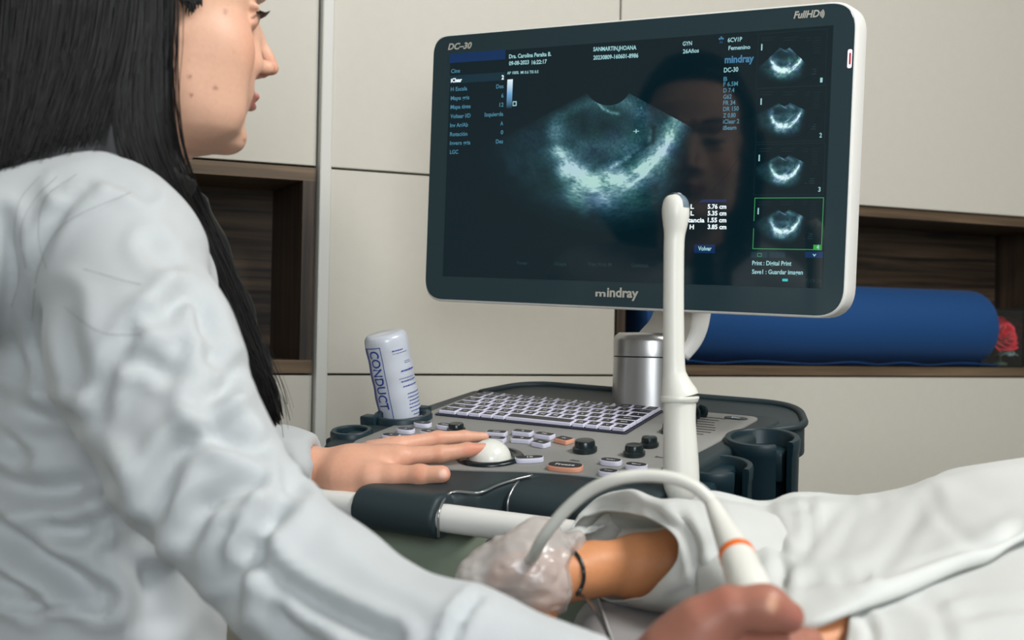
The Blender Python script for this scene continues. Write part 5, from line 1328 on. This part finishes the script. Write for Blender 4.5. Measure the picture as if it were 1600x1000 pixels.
# the crumpled inner edge of the sleeve's far side
crV, crF = net([[(868, 858, 1.12), (882, 838, 1.13), (905, 826, 1.14), (930, 812, 1.15), (952, 806, 1.16)], [(880, 862, 1.115), (893, 846, 1.11), (915, 832, 1.12), (938, 822, 1.13), (958, 815, 1.15)], [(893, 872, 1.125), (905, 858, 1.135), (925, 846, 1.145), (945, 838, 1.15), (965, 826, 1.16)], [(905, 888, 1.13), (918, 874, 1.13), (935, 864, 1.15), (952, 856, 1.16), (972, 850, 1.17)]], 8)
Nc = vnormals(crV, crF); crV = crV + Nc*(noise3(crV, 70, 81)*.016)[:, None]; mbG.add(crV, crF)
gown = mbG.build('gown', CL, pat); md = gown.modifiers.new('s', 'SOLIDIFY'); md.thickness = .0016; md.offset = 0

s_rows = [
    [(1335, 935, .85), (1400, 912, .87), (1500, 866, .90), (1625, 800, .94), (1760, 770, .96)],
    [(1332, 958, .83), (1402, 932, .85), (1505, 893, .875), (1625, 838, .905), (1760, 808, .93)],
    [(1326, 990, .80), (1400, 975, .80), (1505, 945, .81), (1625, 905, .82), (1760, 880, .83)],
    [(1320, 1035, .765), (1400, 1025, .755), (1505, 1005, .75), (1625, 985, .75), (1760, 970, .75)],
    [(1322, 1120, .72), (1400, 1110, .71), (1505, 1100, .70), (1625, 1090, .69), (1760, 1080, .69)],
    [(1330, 1300, .70), (1400, 1300, .69), (1505, 1290, .68), (1625, 1280, .67), (1760, 1270, .67)],
]
s_rows = [r + [(r[-1][0] + 420, r[-1][1] + 6, r[-1][2])] for r in s_rows]
V, F = net(s_rows, 10); N = vnormals(V, F); N *= np.sign(-(N*V).sum(1))[:, None]
V = fold(V + N*(noise3(V, 14, 90)*.010)[:, None], N, [([(1345, 960), (1360, 985), (1362, 1005)], .005, 9), ([(1440, 940), (1470, 960), (1480, 1000)], .003, 12), ([(1500, 965), (1560, 950), (1640, 945)], .004, 10), ([(1400, 940), (1450, 945), (1500, 930)], .002, 8)])
sh = mesh('drape_sheet', V, F, CL, None); md = sh.modifiers.new('s', 'SOLIDIFY'); md.thickness = .0016; md.offset = 0
tag(sh, "white sheet over the patient's legs, in the lower right corner", 'sheet')

# crumpled plastic over the patient's hand
def bag(P):
    d = flatcone(P, at(892, 893, 1.043), at(830, 898, 1.025), .030, .038, (0, .2, 1), 1.0)
    d = smin(d, flatcone(P, at(835, 895, 1.03), at(768, 905, 1.02), .033, .024, (0, .2, 1), .85), .02)
    d = smin(d, cone(P, at(775, 900, 1.02), at(738, 903, 1.01), .020, .012), .015)
    return smax(d, -(at(900, 890, 1.045) - P) @ np.array([1., -.15, -.1]) - .0, .002)
V, F = sdf_surface(bag, (-.10, .94, -.27), (.10, 1.13, -.12), .0026)
N = vnormals(V, F); cr = np.abs(noise3(V, 36, 60))*.030 + np.abs(noise3(V*[1, 1, 1.6], 110, 63))*.007 - .005
V = V + N*cr[:, None]
bgm = bpy.data.materials.new('crinkled_film'); bgm.use_nodes = True; nt = bgm.node_tree; b_ = nt.nodes['Principled BSDF']
b_.inputs['Base Color'].default_value = srgb(206, 200, 196); b_.inputs['Roughness'].default_value = .25; b_.inputs['Alpha'].default_value = .62; b_.inputs['Specular IOR Level'].default_value = .8
bg_o = mesh('plastic_bag', V, F, bgm, None); tag(bg_o, "crumpled translucent plastic bag wrapped around the patient's hand", 'plastic bag')
front = snap([(884, 853), (893, 858), (902, 867), (909, 879), (912, 893), (912, 906), (908, 919), (902, 928)], pbody, .0022, .98, 1.10, 160)
sv = snap([(265.5, 98.5)], lambda P: np.minimum(inner(P), hairf(P)), .004, .95, 1.2, 200)
mesh('ear_stud', place(STUD[0], sv[0], (0.3, -1, 0.1)), STUD[1], mat('pearl', (250, 225, 220), .12, coat=.8), body_o)
back = [at(893, 932, 1.075), at(886, 915, 1.088), at(882, 890, 1.092), at(880, 866, 1.085)]
cv = thing('wrist_cord', at(905, 935, 1.06), "thin black cord looped round the patient's wrist, its end trailing down the table", 'cord')
V, F = tube(catmull(np.vstack([front, back, front[:1]]), 6), .0015, 10); mesh('loop', V, F, M['knob'], cv)
V, F = tube(catmull([front[-1], at(913, 933, 1.01), at(928, 952, .96), at(942, 975, .93), at(955, 1008, .90), at(960, 1060, .86)], 8), .0013, 10); mesh('loose_end', V, F, M['knob'], cv)
